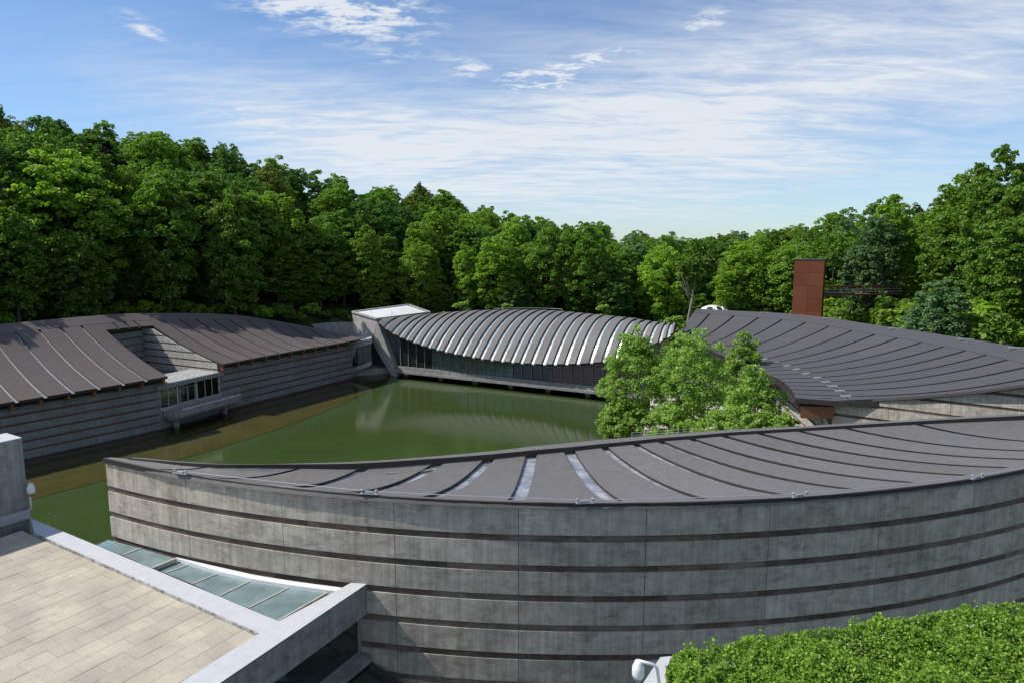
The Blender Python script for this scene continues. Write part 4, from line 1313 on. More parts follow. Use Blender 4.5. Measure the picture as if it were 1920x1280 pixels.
# ------------------------------------------------------------------ gallery on the right with the big hanging roof
def build_right_gallery():
    root = thing('hanging_roof_gallery', (30, 58, 1.2), 'right hand gallery under a broad sagging slate grey roof with dark slots', 'gallery building')
    up_px = [(1305, 582), (1332, 593), (1375, 596), (1419, 599), (1463, 603), (1508, 606), (1553, 610.5), (1598, 616), (1644, 622), (1688, 626.5), (1736, 633.5), (1782, 642), (1826, 650.5), (1870, 659), (1913, 671), (1960, 684), (2010, 699), (2060, 716)]
    zs = np.interp(np.arange(len(up_px)), [0, 1, 4, 7, 14, 17], [12.6, 12.5, 13.2, 13.8, 14.9, 15.1])
    lo_px = [(1262, 632), (1278, 637), (1297, 643), (1316, 650), (1334, 657), (1352, 665), (1370, 673), (1386, 680), (1402, 685), (1417, 690), (1429, 695), (1441, 702), (1458, 709), (1469, 715.5), (1476, 722), (1483, 729), (1488, 737), (1491, 745)]
    zl = np.interp(np.arange(len(lo_px)), [0, 17], [8.3, 11.9])
    U = [at(u, v, z) for (u, v), z in zip(up_px, zs)]
    Lw = [at(u, v, z) for (u, v), z in zip(lo_px, zl)]
    # carry the panels past the slot ends up to the ridge
    Ur = []
    ridge_px = [(1305, 580), (1336, 582), (1385, 584.5), (1433, 587), (1480, 590), (1527, 594.5), (1574, 601), (1620, 608.5), (1667, 615.5), (1713, 622), (1762, 630), (1808, 637), (1852, 644), (1895, 651.5), (1940, 660), (1990, 671), (2040, 684), (2090, 700)]
    for (u, v), z in zip(ridge_px, zs): Ur.append(at(u, v, z + 0.45))
    ks = list(range(len(U)))
    A, B = Rail(ks, Ur), Rail(ks, Lw)
    roof = Roof(A, B, lambda k: np.interp(np.asarray(k), [0, 4, 17], [0.3, 0.75, 1.1]), 0.42)
    ta = 0.10
    ts = 0.80
    e = [const(0.0)]
    for g in range(1, 17):
        w = 0.50
        e += [roof.edge(g, w, w * 0.8, -1), roof.edge(g, w, w * 0.8, 1)]
        roof.slab('skylight', roof.edge(g, w + .1, w + .1, -1), roof.edge(g, w + .1, w + .1, 1), ta - 0.004, 0.997, M['skylight_blue'], root, 14, 1, -0.32, 0.05)
    e.append(const(17.0))
    for i in range(0, len(e), 2):
        roof.slab('roof_panel', e[i], e[i + 1], ta, ts, M['roof_slate'], root, 18, 2, sides=M['flashing'])
        roof.slab('roof_panel', e[i], e[i + 1], ts + 0.004, 1.0, M['roof_slate'], root, 5, 2, sides=M['flashing'])
    roof.slab('ridge_cap', const(0.0), const(17.0), -0.015, ta - 0.002, M['roof_slate'], root, 2, 60, 0.02, 0.3)
    # stepped transverse gutter where the panels break
    for g in range(6, 17):
        roof.slab('cross_gutter', roof.edge(g, 0.9, 0.9, -1), roof.edge(g, 0.9, 0.9, 1), ts - 0.018, ts + 0.022, M['frame'], root, 1, 2, 0.012, 0.05)
    roof.slab('eave_trim', const(0.0), const(17.0), 0.992, 1.01, M['flashing'], root, 1, 40, -0.42, 0.2)
    # ridge clips
    for k in (3.0, 5.5, 8.2, 11, 13.2):
        p = A(np.float64(k)) + (0, 0, 0.12)
        MB().beam(p - (0.7, 0, 0), p + (0.7, -0.5, 0), 0.2, 0.12).ob('ridge_clip', M['steel'], root)
    # front wall: banded concrete under the near edge of the roof
    c0 = at(1563, 747, y=57.9)
    edge_t = np.linspace(1, 0, 30)
    ed = roof.P(17.0, edge_t)
    w0 = np.array((c0[0], c0[1])); w1 = np.array((41.5, 47.6))
    wl = np.linalg.norm(w1 - w0); wd = (w1 - w0) / wl
    wn = np.array((-wd[1], wd[0])); wn = wn if wn[1] > 0 else -wn
    # near edge of the roof runs over this wall: add an apron from the last panel to the wall line
    ap = [at(u, v, y=y) for u, v, y in ((1491, 745, 58.4), (1564, 747.5, 57.75), (1640, 747, 55.9), (1700, 743.5, 54.4), (1780, 737, 52.6), (1850, 729.5, 51.0), (1920, 720, 49.5), (2010, 707, 47.7))]
    ts_ = [1.0, 0.86, 0.72, 0.60, 0.46, 0.34, 0.22, 0.08]
    V, F = [], []
    for p, t in zip(ap, ts_):
        q = roof.P(16.98, t)
        V += [p, q + (0, 0, 0.0), p - (0, 0, 0.22), q - (0, 0, 0.22)]
    for i in range(len(ap) - 1):
        b = i * 4
        F += [[b, b + 4, b + 5, b + 1], [b + 2, b + 3, b + 7, b + 6], [b, b + 2, b + 6, b + 4], [b + 1, b + 5, b + 7, b + 3]]
    F += [[0, 1, 3, 2], [len(V) - 4, len(V) - 2, len(V) - 1, len(V) - 3]]
    mesh_ob('roof_apron', V, F, M['roof_slate'], root)
    apz = lambda s: float(np.interp(s, [np.dot(p[:2] - w0, wd) for p in ap], [p[2] - 0.23 for p in ap]))
    z = 11.86 + 1.1 * 3
    first = 11.86 - 0.0
    bands = [(z_ - 0.86, z_) for z_ in np.arange(first - 0.35 + 3.3, 0.5, -1.1)]
    segs = np.linspace(0, wl, 5)
    for z0, z1 in bands:
        for s0, s1 in zip(segs, segs[1:]):
            t0, t1 = apz(s0), apz(s1)
            def poly(za, zb, off):
                pts = []
                q = lambda s, zz: np.array((*(w0 + wd * s + wn * off), zz))
                ssx = np.linspace(s0 + 0.012, s1 - 0.012, 9)
                ok = [s for s in ssx if apz(s) > za + 0.05]
                if len(ok) < 2: return None
                pts = [q(ok[0], za), q(ok[-1], za)] + [q(s, min(zb, apz(s))) for s in ok[::-1]]
                return pts
            pp = poly(z0, z1, 0.0)
            if pp: MB().prism(pp, (*(wn * 0.3), 0)).ob('concrete_panel', M['concrete'], root)
            pp = poly(z0 - 0.232, z0 - 0.008, 0.07)
            if pp: MB().prism(pp, (*(wn * 0.2), 0)).ob('wood_board', M['wood'], root)
    # return wall facing the plaza, under the deep eave
    back = [(c0[0], c0[1] + 0.02), (30.6, 66), (32.3, 78), (33.5, 92)]
    for (p, q) in zip(back, back[1:]):
        p, q = np.array(p), np.array(q)
        ztop = float(np.interp((p[1] + q[1]) / 2 + 4, [58, 127], [11.9, 8.3])) - 1.3
        for z1 in np.arange(10.2, 1.0, -1.1):
            if z1 > ztop: continue
            box_between(p, q, z1 - 0.86, z1, 0.3, (1, 0.1)).ob('concrete_panel', M['pale_concrete'], root)
            box_between(p + (0.07, 0), q + (0.07, 0), z1 - 1.094, z1 - 0.866, 0.2, (1, 0.1)).ob('wood_board', M['red_wood'], root)
    # glulam beam at the near corner and rafters under the eave
    b0, b1 = at(1501, 771, y=58.3), at(1562, 772, y=57.8)
    MB().beam(b0, b1, 0.5, 1.05).ob('corner_beam', M['glulam'], root)
    MB().beam(b0 + (0.1, 0.25, 0.85), b1 + (0, 0.25, 0.85), 0.7, 0.55).ob('beam_head', M['dark_interior'], root)
    for k in np.arange(16.5, 9, -1.0):
        p = roof.P(np.float64(k), np.float64(0.985)); q = roof.P(np.float64(k), np.float64(0.70))
        MB().beam(p - (0, 0, 0.85), q - (0, 0, 0.8), 0.32, 1.0).ob('rafter', M['glulam'], root)


build_right_gallery()


# ------------------------------------------------------------------ tower, footbridge, dome, bench
def build_tower():
    y = 112.0
    p = at(1490, 488, y=y)
    ca, sa = math.cos(R(28)), math.sin(R(28))
    ex, ey = np.array((ca, -sa, 0.0)), np.array((sa, ca, 0.0))
    w = 4.45; top = p[2]
    o = np.array((p[0], p[1], 0.0))
    root = thing('lift_tower', (p[0], y, 6), 'tall rust coloured steel tower behind the right hand roof', 'tower')
    T = lambda a, b, z: o + ex * a + ey * b + np.array((0, 0, z))
    z = top
    while z > 5:
        z0 = max(z - 2.05, 4)
        for j in range(2):
            a0, a1 = w * j / 2, w * (j + 1) / 2
            MB().prism([T(a0 + .01, 0, z0 + .015), T(a1 - .01, 0, z0 + .015), T(a1 - .01, 0, z - .015), T(a0 + .01, 0, z - .015)], ey * 0.08).ob('steel_panel', M['rust'], root)
            b0, b1 = 0.09 + 2.1 * j, 0.07 + 2.1 * (j + 1)
            MB().prism([T(w, b0, z0 + .015), T(w, b1, z0 + .015), T(w, b1, z - .015), T(w, b0, z - .015)], -ex * 0.08).ob('steel_panel', M['rust'], root)
            MB().prism([T(0, b0, z0 + .015), T(0, b1, z0 + .015), T(0, b1, z - .015), T(0, b0, z - .015)], ex * 0.08).ob('steel_panel', M['rust'], root)
        z -= 2.05
    MB().prism([T(.09, .09, 4), T(w - .09, .09, 4), T(w - .09, 4.25, 4), T(.09, 4.25, 4)], (0, 0, top - 4 - 0.05)).ob('shaft', M['flashing'], root)
    MB().prism([T(-.05, -.05, top), T(w + .05, -.05, top), T(w + .05, 4.4, top), T(-.05, 4.4, top)], (0, 0, 0.14)).ob('roof_cap', M['frame_dark'], root)
    # footbridge to the hillside
    q = T(w + 0.1, 1.2, 0)
    a = np.array((q[0], q[1], at(1545, 553, y=y + 1)[2])); b = at(1690, 551, y=y + 1)
    br = thing('footbridge', a, 'rust coloured steel footbridge running from the rusty tower into the trees', 'footbridge')
    d = (b - a) / np.linalg.norm(b - a)
    for off in (0.0, 1.8):
        o_ = np.array((0, off, 0))
        MB().beam(a + o_, b + o_, 0.14, 0.22).ob('bottom_chord', M['rust'], br)
        MB().beam(a + o_ + (0, 0, 1.35), b + o_ + (0, 0, 1.35), 0.12, 0.14).ob('top_rail', M['rust'], br)
        for s in (0.33, 0.66):
            MB().beam(a + o_ + (0, 0, 1.35 * s), b + o_ + (0, 0, 1.35 * s), 0.05, 0.07).ob('mid_rail', M['frame_pale'], br)
        n = 6
        for i in range(n + 1):
            p_ = a + (b - a) * (i / n) + o_
            MB().beam(p_ + (0, 0, -0.1), p_ + (0, 0, 1.34), 0.12, 0.12, up=(0, 1, 0)).ob('railing_post', M['rust'], br)
    MB().prism([a + (0, 0, 0.12), b + (0, 0, 0.12), b + (0, 1.8, 0.12), a + (0, 1.8, 0.12)], (0, 0, -0.06)).ob('deck', M['wood'], br)


build_tower()


def build_dome():
    c = at(1336, 588, y=134)
    root = thing('white_dome', c, 'small white dome with dark round openings peeping over the right hand roof', 'dome')
    v, f = [], []
    n, rings = 28, 10
    rad = 2.7
    prof = [(rad * math.cos(a), rad * 0.62 * math.sin(a)) for a in np.linspace(-0.5, math.pi / 2 * 0.98, rings)]
    shell = MB().lathe(prof, c, n).ob('dome_shell', M['white'], root, True)
    for az, el in ((-120, 36), (-70, 40), (-25, 34), (-95, 8), (-48, 8)):
        d = np.array((math.cos(R(az)) * math.cos(R(el)), math.sin(R(az)) * math.cos(R(el)), math.sin(R(el))))
        p = c + d * rad * (1, 1, 0.62)
        nrm = d / np.array((1, 1, 0.62)); nrm /= np.linalg.norm(nrm)
        MB().tube([p - nrm * 0.15, p + nrm * 0.06], 0.62, 16).ob('opening', M['flashing'], shell)
        s = np.cross(nrm, (0, 0, 1)); s /= np.linalg.norm(s); t = np.cross(s, nrm)
        ring = [p + nrm * 0.06 + 0.68 * (math.cos(a) * s + math.sin(a) * t) for a in np.linspace(0, 2 * math.pi, 19)]
        MB().tube(ring, 0.09, 6, False).ob('opening_rim', M['white'], shell)


build_dome()


def build_sign_board():
    p = at(143, 566, y=127)
    root = thing('wooden_bench', p - (0, 0, 1.2), 'pale slatted bench on the shaded bank under the left hillside trees', 'bench')
    z = p[2] - 0.9
    for i, dz in enumerate((0.95, 0.72)):
        MB().prism([(p[0] - 1.35, p[1], z + dz), (p[0] + 1.35, p[1] + .3, z + dz), (p[0] + 1.35, p[1] + .3, z + dz + 0.16), (p[0] - 1.35, p[1], z + dz + 0.16)], (0, 0.06, 0)).ob('back_slat', M['steel'], root)
    MB().prism([(p[0] - 1.35, p[1] - .5, z + 0.45), (p[0] + 1.35, p[1] - .2, z + 0.45), (p[0] + 1.35, p[1] + .28, z + 0.45), (p[0] - 1.35, p[1] - .02, z + 0.45)], (0, 0, 0.08)).ob('seat', M['frame'], root)
    for s in (-1.2, 1.2):
        MB().beam((p[0] + s, p[1] + .06, z - 0.8), (p[0] + s, p[1] + .06, z + 0.44), 0.1, 0.5, up=(0, 1, 0)).ob('leg', M['frame'], root)


build_sign_board()


# ------------------------------------------------------------------ plants
def leaf_mesh(name, pos, nrm, size, mat, rng, aspect=1.5):
    """many diamond leaves: pos (n,3), nrm (n,3), size (n,)"""
    n = len(pos)
    nrm = nrm / np.maximum(np.linalg.norm(nrm, axis=1, keepdims=True), 1e-6)
    r = rng.normal(size=(n, 3))
    a = np.cross(nrm, r); a /= np.maximum(np.linalg.norm(a, axis=1, keepdims=True), 1e-6)
    b = np.cross(nrm, a)
    h = size[:, None] * 0.5
    droop = nrm * h * 0.35
    V = np.empty((n, 4, 3))
    V[:, 0] = pos - a * h * aspect - droop
    V[:, 1] = pos - b * h + droop * 0.4
    V[:, 2] = pos + a * h * aspect - droop
    V[:, 3] = pos + b * h + droop * 0.4
    me = bpy.data.meshes.new(name)
    me.vertices.add(4 * n); me.loops.add(4 * n); me.polygons.add(n)
    me.vertices.foreach_set('co', V.reshape(-1))
    me.loops.foreach_set('vertex_index', np.arange(4 * n, dtype=np.int32))
    me.polygons.foreach_set('loop_start', np.arange(0, 4 * n, 4, dtype=np.int32))
    me.materials.append(mat)
    me.update(calc_edges=True)
    return me


def crown_points(rng, H, rad, nclump, nleaf, base=0.28, shape=1.0, clump=0.26, flat=0.75):
    """clump centres through an uneven crown, leaves in shells round each clump"""
    cz, hz = H * (1 + base) / 2, H * (1 - base) / 2
    lobes = rng.normal(size=(7, 3)); lobes /= np.linalg.norm(lobes, axis=1, keepdims=True)
    lw = rng.uniform(-0.34, 0.34, 7)
    C = []
    while len(C) < nclump:
        d = rng.normal(size=3); d /= np.linalg.norm(d)
        r = rng.uniform(0.25, 1) ** 0.45
        s = 1 + sum(w * max(0, np.dot(d, l)) ** 3 for w, l in zip(lw, lobes)) * 1.2
        taper = 1 - 0.28 * shape * d[2] if d[2] > 0 else 1 + 0.25 * d[2]
        p = np.array((d[0] * rad * r * s * taper, d[1] * rad * r * s * taper, cz + d[2] * hz * r * min(s, 1.06)))
        C.append(p)
    C = np.array(C)
    rc = rad * clump * rng.uniform(0.65, 1.35, nclump)
    wgt = rc ** 2; wgt /= wgt.sum()
    ids = rng.choice(nclump, nleaf, p=wgt)
    d = rng.normal(size=(nleaf, 3)); d /= np.linalg.norm(d, axis=1, keepdims=True)
    d[:, 2] = np.where(d[:, 2] < -0.6, -d[:, 2], d[:, 2])
    rr = rng.uniform(0.2, 1, nleaf) ** 0.5
    off = d * (rc[ids] * rr)[:, None] * (1, 1, flat)
    pos = C[ids] + off
    nr = d * 0.6 + np.array((0, 0, 0.55)) + rng.normal(size=(nleaf, 3)) * 0.7
    return C, pos, nr


def wood_mesh(name, rng, H, C, mat, r0, base=0.28, limbs=7, lean=0.0):
    mb = MB()
    lx, ly = rng.uniform(-1, 1, 2) * 0.04 * H + np.array((lean, 0)) * H
    top = np.array((lx, ly, H * 0.80))
    ts = [0, 0.03, 0.2, 0.45, 0.7, 1.0]
    wob = rng.uniform(-1, 1, (6, 2)) * H * 0.012
    pts = [np.array((0, 0, -0.6))] + [np.array((top[0] * t + w[0] * (t > 0.1), top[1] * t + w[1] * (t > 0.1), top[2] * t)) for t, w in zip(ts[1:], wob)]
    mb.tube(pts, [r0 * 1.5, r0 * 1.12, r0 * 0.9, r0 * 0.7, r0 * 0.42, r0 * 0.12], 8)
    order = rng.permutation(len(C))[:limbs]
    for i in order:
        c = C[i]
        t = np.clip((c[2] / H - 0.22) / 0.8, 0.22, 0.78)
        s = np.array((top[0] * t, top[1] * t, top[2] * t))
        m = (s + c) / 2 + (0, 0, -0.05 * H * rng.uniform(0, 1))
        mb.tube([s, m, c], [r0 * 0.42 * (1 - t * 0.5), r0 * 0.26, r0 * 0.06], 6)
    me = bpy.data.meshes.new(name)
    me.from_pydata(mb.v, [], mb.f)
    me.polygons.foreach_set('use_smooth', [True] * len(me.polygons))
    me.materials.append(mat); me.update()
    return me


def place_tree(name, crown_me, trunk_me, loc, rot, sc_, label, cat='tree', group=None, trunk_name='trunk'):
    e = thing(name, loc, label, cat, group)
    e.rotation_euler = (0, 0, rot)
    e.scale = sc_
    for nm, me in ((trunk_name, trunk_me), ('crown', crown_me)):
        o = bpy.data.objects.new(nm, me)
        COL.objects.link(o); o.parent = e
    return e


def build_forest():
    rng = np.random.default_rng(11)
    mats = ['leaf_mid', 'leaf_dark', 'leaf_mid', 'leaf_bright', 'leaf_mid', 'leaf_mid', 'leaf_bright', 'leaf_olive', 'leaf_dark', 'leaf_grey', 'leaf_bright', 'leaf_black']
    protos = []
    for i, mname in enumerate(mats):
        H = 22.0
        rad = rng.uniform(5.2, 6.4)
        conifer = mname == 'leaf_black'
        C, pos, nr = crown_points(rng, H, rad if not conifer else 3.6, int(rng.uniform(300, 560)), 23000, 0.0 + 0.10 * rng.random(), rng.uniform(0.1, 0.8) if not conifer else 2.6, rng.uniform(0.125, 0.165), 0.65)
        size = rng.uniform(0.20, 0.40, len(pos))
        cm = leaf_mesh('crown_leaves', pos, nr, size, M[mname], rng)
        tm = wood_mesh('trunk_wood', rng, H, C, M['pale_bark' if i % 3 == 0 else 'bark'], 0.30, limbs=9)
        protos.append((mname, cm, tm))
    by = {m: [p for p in protos if p[0] == m] for m in set(mats)}
    zones = [(-999, 150, 'on the left hillside above the low roof near end'),
             (150, 330, 'on the left hillside above the low roof notch'),
             (330, 520, 'on the left hillside above the low roof far wing'),
             (520, 670, 'on the slope behind the pale retaining wall'),
             (670, 820, 'on the slope behind the white roofed abutment'),
             (820, 1050, 'on the slope behind the middle of the arched pavilion'),
             (1050, 1290, 'in the valley behind the pavilion right end'),
             (1290, 1470, 'in the valley behind the white dome'),
             (1470, 1600, 'on the right hillside behind the rusty tower'),
             (1600, 1730, 'on the right hillside behind the rusty footbridge'),
             (1730, 1850, 'on the right hillside above the sagging slate roof'),
             (1850, 9999, 'on the hillside at the right edge of the picture')]
    rows = ['front row', 'halfway up', 'skyline']
    looks = {'leaf_mid': 'mid green', 'leaf_dark': 'deep green', 'leaf_bright': 'bright green', 'leaf_olive': 'olive tinted', 'leaf_grey': 'grey green'}
    placed = []
    u_of = lambda x, y: 960 + x / y * FPX
    count = 0
    d = 0
    spacing = 8.6
    x_lim = 1.0
    for yi in np.arange(70, 262, spacing * 0.86):
        for xi in np.arange(-260, 260, spacing):
            x = xi + rng.uniform(-2.6, 2.6) + (spacing / 2 if int(yi / spacing) % 2 else 0)
            y = yi + rng.uniform(-2.6, 2.6)
            u = u_of(x, y)
            if u < -330 or u > 2050: continue
            if y < D0(u) + 3 or y > D1(u) + 6: continue
            f = (y - D0(u)) / (D1(u) - D0(u))
            # the middle rows hide behind the front ones: thin them out
            placed.append((x, y, u, f))
    rng.shuffle(placed)
    if len(placed) > 285: 
        keep = sorted(placed, key=lambda p: abs(p[3] - 0.5))
        drop = set(map(tuple, keep[:len(placed) - 285]))
        placed = [p for p in placed if tuple(p) not in drop]
    for x, y, u, f in placed:
        x, y, u, f = float(x), float(y), float(u), float(f)
        z = float(ground_at(u, y))
        zone = next(z_ for z_ in zones if z_[0] <= u < z_[1])
        row = 0 if f < 0.28 else (1 if f < 0.72 else 2)
        if u < 520: pick = rng.choice(['leaf_mid', 'leaf_dark', 'leaf_mid', 'leaf_dark', 'leaf_bright', 'leaf_olive'], p=[.3, .2, .2, .15, .1, .05])
        elif u < 1100: pick = rng.choice(['leaf_mid', 'leaf_bright', 'leaf_dark', 'leaf_olive'], p=[.5, .26, .2, .04])
        else: pick = rng.choice(['leaf_mid', 'leaf_bright', 'leaf_grey', 'leaf_olive'], p=[.45, .38, .1, .07])
        opts = by[pick]
        _, cm, tm = opts[int(rng.integers(len(opts)))]
        h = rng.uniform(0.84, 1.14) * (1.0 if f > 0.2 else (1.12 if u < 520 else 0.92))
        if 1130 < u < 1540: h *= 0.86
        wdt = h * rng.uniform(0.86, 1.25)
        lab = looks[str(pick)] + ' tree ' + zone[2] + ', ' + rows[row]
        place_tree('broadleaf_tree', cm, tm, (x, y, z - 0.3), rng.uniform(0, 6.28), (wdt, wdt, h), lab, 'tree', lab)
    # trees that stand out
    def special(px, py_top, y, mname, label, h=1.0, w=1.0, name='broadleaf_tree'):
        u = px
        zt = at(px, py_top, y=y)[2]
        x = at(px, py_top, y=y)[0]
        _, cm, tm = by[mname][0]
        place_tree(name, cm, tm, (x, y, zt - 22.3 * h), rng.uniform(0, 6.28), (w, w, h), label)
    special(196, 252, 165, 'leaf_black', 'narrow blackish conifer among the left hillside trees', 1.0, 0.9, 'conifer_tree')
    special(940, 412, 190, 'leaf_olive', 'olive brown tinted tree on the slope above the arched pavilion', 0.9, 1.0)
    special(790, 338, 232, 'leaf_olive', 'bronze tinted tree on the skyline above the abutment', 0.9, 0.9)
    special(1765, 520, 88, 'leaf_grey', 'grey green rounded tree right of the rusty footbridge', 0.62, 0.75)
    special(1905, 255, 92, 'leaf_mid', 'tallest tree at the right edge of the picture', 1.25, 0.9)
    for px, y, h, lab in ((207, 127, 1.2, 'tall tree with a pale bare trunk standing beside the bench on the left bank'),
                          (84, 121, 1.15, 'tall tree with a thin dark trunk left of the bench on the left bank'),
                          (318, 127, 1.1, 'tall tree on the left bank behind the notch of the low brown roof'),
                          (440, 131, 1.05, 'tall tree on the bank behind the far wing of the low brown roof'),
                          (300, 133, 1.0, 'slender tree with its foot hidden behind the low roof ridge')):
        x = (px - 960) / FPX * y
        _, cm, tm = by['leaf_mid'][int(rng.integers(len(by['leaf_mid'])))]
        place_tree('broadleaf_tree', cm, tm, (x, y, float(ground_at(px, y)) + 0.4), rng.uniform(0, 6), (h, h, h * 1.08), lab)
    for x, y, h in ((-89, 83, 0.85), (-85, 91, 0.9), (-81, 98, 0.85), (-77, 106, 0.9), (-72, 113, 0.85)):
        _, cm, tm = by['leaf_mid'][int(rng.integers(len(by['leaf_mid'])))]
        u = u_of(x, y)
        place_tree('broadleaf_tree', cm, tm, (x, y, float(ground_at(u, y))), rng.uniform(0, 6), (h, h, h), 'leafy tree close behind the ridge of the near wing of the low brown roof', 'tree', 'trees close behind the low gallery')
    # lower trees filling in under the canopy
    for k in range(64):
        u = float(rng.uniform(-40, 1480)); y = float(D0(u)) + float(rng.uniform(2, 26))
        mname = rng.choice(['leaf_mid', 'leaf_dark', 'leaf_bright'], p=[.5, .3, .2])
        _, cm, tm = by[mname][int(rng.integers(len(by[mname])))]
        h = float(rng.uniform(0.36, 0.58)); w = h * float(rng.uniform(1.1, 1.6))
        where = 'on the left bank' if u < 520 else ('behind the pavilion' if u < 1100 else 'in the valley')
        place_tree('understory_tree', cm, tm, ((u - 960) / FPX * y, y, float(ground_at(u, y)) - 1.2), rng.uniform(0, 6.28), (w, w, h), 'low bushy tree under the tall forest canopy ' + where, 'tree', 'low bushy trees ' + where)
    # the leaning pale trunk in the valley
    C, pos, nr = crown_points(rng, 22, 4.2, 60, 3400, 0.42, 1.0, 0.26)
    cm = leaf_mesh('crown_leaves', pos + (2.0, 0, 0) * (pos[:, 2:3] / 22), nr, rng.uniform(0.3, 0.55, len(pos)), M['leaf_mid'], rng)
    tm = wood_mesh('trunk_wood', rng, 22, C, M['pale_bark'], 0.34, limbs=10, lean=0.10)
    p = at(1288, 600, y=136)
    place_tree('sycamore_tree', cm, tm, (p[0], 136, p[2] - 3), 0.2, (0.92, 0.92, 0.92), 'airy tree with a leaning pale trunk behind the white dome')
    # saplings behind the pavilion roof
    C, pos, nr = crown_points(rng, 6, 1.5, 26, 900, 0.05, 2.4, 0.3)
    sm = leaf_mesh('crown_leaves', pos, nr, rng.uniform(0.22, 0.4, len(pos)), M['leaf_plane'], rng)
    st = wood_mesh('trunk_wood', rng, 6, C, M['bark'], 0.08, limbs=5)
    for px, py, y, s, lab in ((1131, 556, 128, 1.0, 'pale green sapling rising behind the ridge of the arched pavilion'),
                              (1268, 572, 122, 1.25, 'bright young tree between the pavilion end and the slate roof'),
                              (950, 558, 140, 0.8, 'small bright green sapling behind the middle of the pavilion ridge'),
                              (866, 548, 146, 1.3, 'rounded pale shrub tree behind the left part of the pavilion ridge'),
                              (1640, 590, 92, 1.2, 'low bright tree under the rusty footbridge')):
        p = at(px, py, y=y)
        place_tree('sapling_tree', sm, st, (p[0], y, p[2] - 6.2 * s), rng.uniform(0, 6), (s, s, s), lab)
    # shrubs along the foot of the woods
    C, pos, nr = crown_points(rng, 3.0, 2.0, 34, 1500, -0.05, 0.6, 0.34)
    bm_ = leaf_mesh('foliage_leaves', pos, nr, rng.uniform(0.18, 0.36, len(pos)), M['leaf_mid'], rng)
    bb_ = leaf_mesh('foliage_leaves', pos, nr, rng.uniform(0.18, 0.36, len(pos)), M['leaf_bright'], rng)
    bt = wood_mesh('stem_wood', rng, 3.0, C, M['bark'], 0.06, limbs=5)
    n = 0
    for u in list(np.arange(-60, 1500, 24)) + list(np.arange(1500, 1990, 15)):
        u_ = u + rng.uniform(-8, 8)
        y = float(D0(u_)) - rng.uniform(-1.5, 2.5) + (rng.uniform(0, 5) if u > 1500 else 0)
        s = rng.uniform(0.45, 0.95) if u < 1500 else rng.uniform(0.9, 2.0)
        x = (u_ - 960) / FPX * y
        z = float(ground_at(u_, y))
        where = 'left hillside trees above the low gallery roof' if u_ < 520 else ('woods behind the pavilion' if u_ < 1500 else 'right hillside trees behind the slate roof')
        bright = rng.random() < (0.3 if u < 1500 else 0.6)
        kind = 'bright' if bright else 'dull'
        place_tree('shrub', bb_ if bright else bm_, bt, (x, y, z - 0.2), rng.uniform(0, 6), (s * 1.2, s * 1.2, s), kind + ' green shrub at the foot of the ' + where, 'shrub', kind + ' shrubs below the ' + where, 'stem')


build_forest()


def build_plaza_trees():
    rng = np.random.default_rng(23)
    spots = [(1194, 604, 84, 14.6, 4.1, 'tall sycamore leaning over the pond edge, left of the plaza trees', 'leaf_plane'),
             (1296, 622, 80, 13.2, 4.5, 'broad bushy sycamore in the middle of the plaza trees', 'leaf_plane'),
             (1397, 616, 86, 13.8, 3.3, 'narrow sycamore with a pointed crown at the back of the plaza trees', 'leaf_plane'),
             (1420, 690, 68, 9.6, 3.2, 'nearest pale green sycamore beside the sagging slate roof', 'leaf_plane'),
             (1160, 742, 82, 6.4, 3.2, 'low spreading tree hanging over the green water', 'leaf_plane'),
             (1262, 758, 76, 4.8, 3.4, 'low leafy tree beneath the middle sycamore', 'leaf_plane'),
             (1352, 768, 72, 4.2, 2.6, 'low round tree in front of the pointed sycamore', 'leaf_plane'),
             (1424, 772, 64, 3.8, 2.5, 'low wide tree beneath the nearest pale sycamore', 'leaf_plane'),
             (1472, 772, 62, 4.2, 1.4, 'small thin tree in front of the plaza wall with red boards', 'leaf_plane')]
    for px, py, y, H, rad, lab, mname in spots:
        p = at(px, py, y=y)
        n = int(4200 * rad * H / 13) + 3500
        C, pos, nr = crown_points(rng, H, rad, int(60 + 18 * H), n, 0.02, 1.25, 0.16, 0.85)
        cm = leaf_mesh('crown_leaves', pos, nr, rng.uniform(0.13, 0.27, len(pos)), M[mname], rng, 1.2)
        tm = wood_mesh('trunk_wood', rng, H, C, M['pale_bark'], 0.16, limbs=10)
        place_tree('sycamore_tree', cm, tm, (p[0], y, p[2] - H * 1.0), 0, (1, 1, 1), lab)


build_plaza_trees()


def build_plaza_railing():
    root = thing('plaza_railing', at(1272, 806, y=70), 'thin steel cable railing at the edge of the plaza below the sycamores', 'railing')
    pts = [at(1185, 812, y=72), at(1272, 806, y=68), at(1300, 804, y=64)]
    for p in pts:
        MB().tube([p - (0, 0, 3.0), p + (0, 0, 0.12)], 0.045, 8).ob('railing_post', M['steel'], root)
    for z in (0.08, -0.2, -0.5):
        for a, b in zip(pts, pts[1:]):
            MB().tube([a + (0, 0, z), b + (0, 0, z)], 0.012, 6).ob('railing_cable', M['steel'], root)


build_plaza_railing()


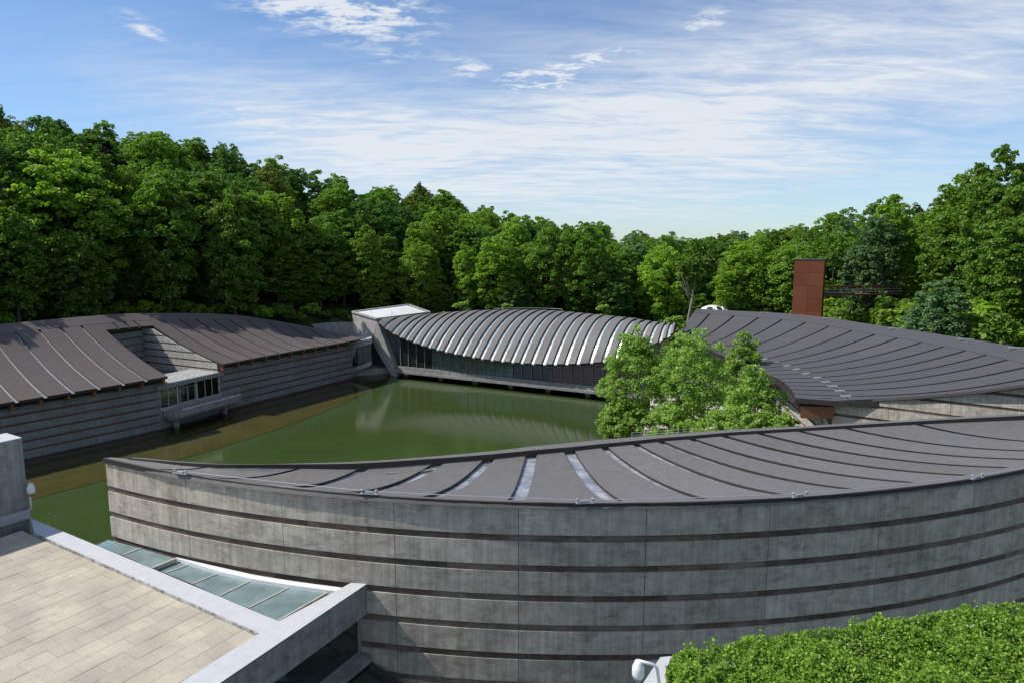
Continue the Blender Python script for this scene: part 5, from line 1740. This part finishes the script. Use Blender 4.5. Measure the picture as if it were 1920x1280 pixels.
# ------------------------------------------------------------------ hedge in its planter, near right
def build_hedge():
    rng = np.random.default_rng(5)
    z0 = CAM_H - 7.35
    pl = thing('planter_wall', (6, 10, 10), 'pale concrete planter wall under the clipped hedge in the near corner', 'planter')
    c = at(1238, 1231, z0 + 0.30); d = at(1203, 1284, z0 + 0.30)
    nx = c + (9.5, 1.6, 0)
    ny = d + (10, -0.5, 0)
    near = d + (d - c) * 3.0
    poly = [c, nx, nx + (0, -5, 0), near + (10, -2, 0), near]
    MB().prism(poly, (0, 0, -16)).ob('planter_body', M['coping'], pl)
    root = thing('clipped_hedge', at(1500, 1240, z0), 'bright green clipped hedge of tiny leaves filling the near right corner', 'hedge')
    # hedge top outline (in plan) and height field
    crest_px = [(1258, 1250), (1272, 1226), (1300, 1217), (1400, 1194), (1480, 1184), (1600, 1168), (1700, 1152), (1800, 1141), (1925, 1124), (2100, 1100)]
    zt = z0 + 0.75
    crest = np.array([at(u, v, zt) for u, v in crest_px])
    n = 120000
    k = rng.uniform(0, len(crest) - 1, n)
    i = np.minimum(k.astype(int), len(crest) - 2)
    base = crest[i] + (crest[i + 1] - crest[i]) * (k - i)[:, None]
    t = rng.uniform(0, 1, n)
    depth = 4.0
    x = base[:, 0] - t * 0.10
    y = base[:, 1] - 0.06 - t * depth
    lump = lambda x, y: 0.10 * np.sin(x * 3.1 + 1.3 * np.sin(y * 2.3)) + 0.08 * np.sin(y * 4.3 + x * 1.7) + 0.05 * np.sin(x * 9.1 + y * 7.3) + 0.03 * np.sin(x * 17 - y * 13)
    edge = np.clip((base[:, 1] - y) / 0.30, 0, 1)
    drop = rng.exponential(0.055, n)
    side = rng.random(n) < 0.20
    z = zt - 0.16 * (1 - edge) ** 2 + lump(x, y) - drop
    z = np.where(side, zt - rng.uniform(0, 0.9, n), z)
    y = np.where(side, base[:, 1] - 0.06 + 0.03 * rng.normal(size=n) + 0.05 * np.sin(x * 5), y)
    pos = np.stack([x, y, z], 1)
    # sprigs standing above the clipped surface
    ns = 620
    kk = rng.uniform(0, len(crest) - 1, ns); ii = np.minimum(kk.astype(int), len(crest) - 2)
    sb = crest[ii] + (crest[ii + 1] - crest[ii]) * (kk - ii)[:, None]
    sy = sb[:, 1] - rng.uniform(0.0, 3.2, ns) ** 1.0
    sz = zt + lump(sb[:, 0], sy)
    sp = []
    for a in range(ns):
        hh = rng.uniform(0.05, 0.17)
        m = 12
        f = rng.uniform(0, 1, m)
        sp.append(np.stack([sb[a, 0] + rng.normal(0, 0.02, m), sy[a] + rng.normal(0, 0.02, m), sz[a] - 0.03 + f * hh], 1))
    pos = np.concatenate([pos] + sp)
    # bare left corner: leaves thin out over the planter edge
    nr = rng.normal(size=(len(pos), 3)) * 0.75 + np.array((-0.1, -0.15, 0.75))
    me = leaf_mesh('hedge_leaves', pos - np.array(root.location), nr, rng.uniform(0.026, 0.050, len(pos)), M['leaf_box'], rng, 1.35)
    o = bpy.data.objects.new('foliage', me)
    COL.objects.link(o); o.parent = root
    # woody twigs inside
    mb = MB()
    for _ in range(260):
        k_ = rng.uniform(0, len(crest) - 1.01); i_ = int(k_)
        b = crest[i_] + (crest[i_ + 1] - crest[i_]) * (k_ - i_)
        p = np.array((b[0], b[1] - rng.uniform(0.1, 3.0), z0))
        q = p + (rng.normal(0, 0.12), rng.normal(0, 0.12), rng.uniform(0.55, 0.72))
        mb.tube([p, (p + q) / 2 + (rng.normal(0, .04), rng.normal(0, .04), 0), q], [0.012, 0.009, 0.004], 5)
    mb.ob('twigs', M['bark'], root)['kind'] = 'stuff'
    # dark block added inside the hedge; its colour stands in for inner shade
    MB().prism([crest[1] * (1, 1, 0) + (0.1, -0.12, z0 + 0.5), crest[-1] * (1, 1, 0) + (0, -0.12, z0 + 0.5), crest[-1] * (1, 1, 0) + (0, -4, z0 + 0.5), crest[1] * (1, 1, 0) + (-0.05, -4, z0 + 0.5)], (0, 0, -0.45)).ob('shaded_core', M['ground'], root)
    base_ = at(1238, 1292, y=9.0)
    security_camera(base_, at(1232, 1252, y=9.0), at(1197, 1241, y=9.0), 'white dome camera on a curved pipe beside the hedge', 0.92)


build_hedge()
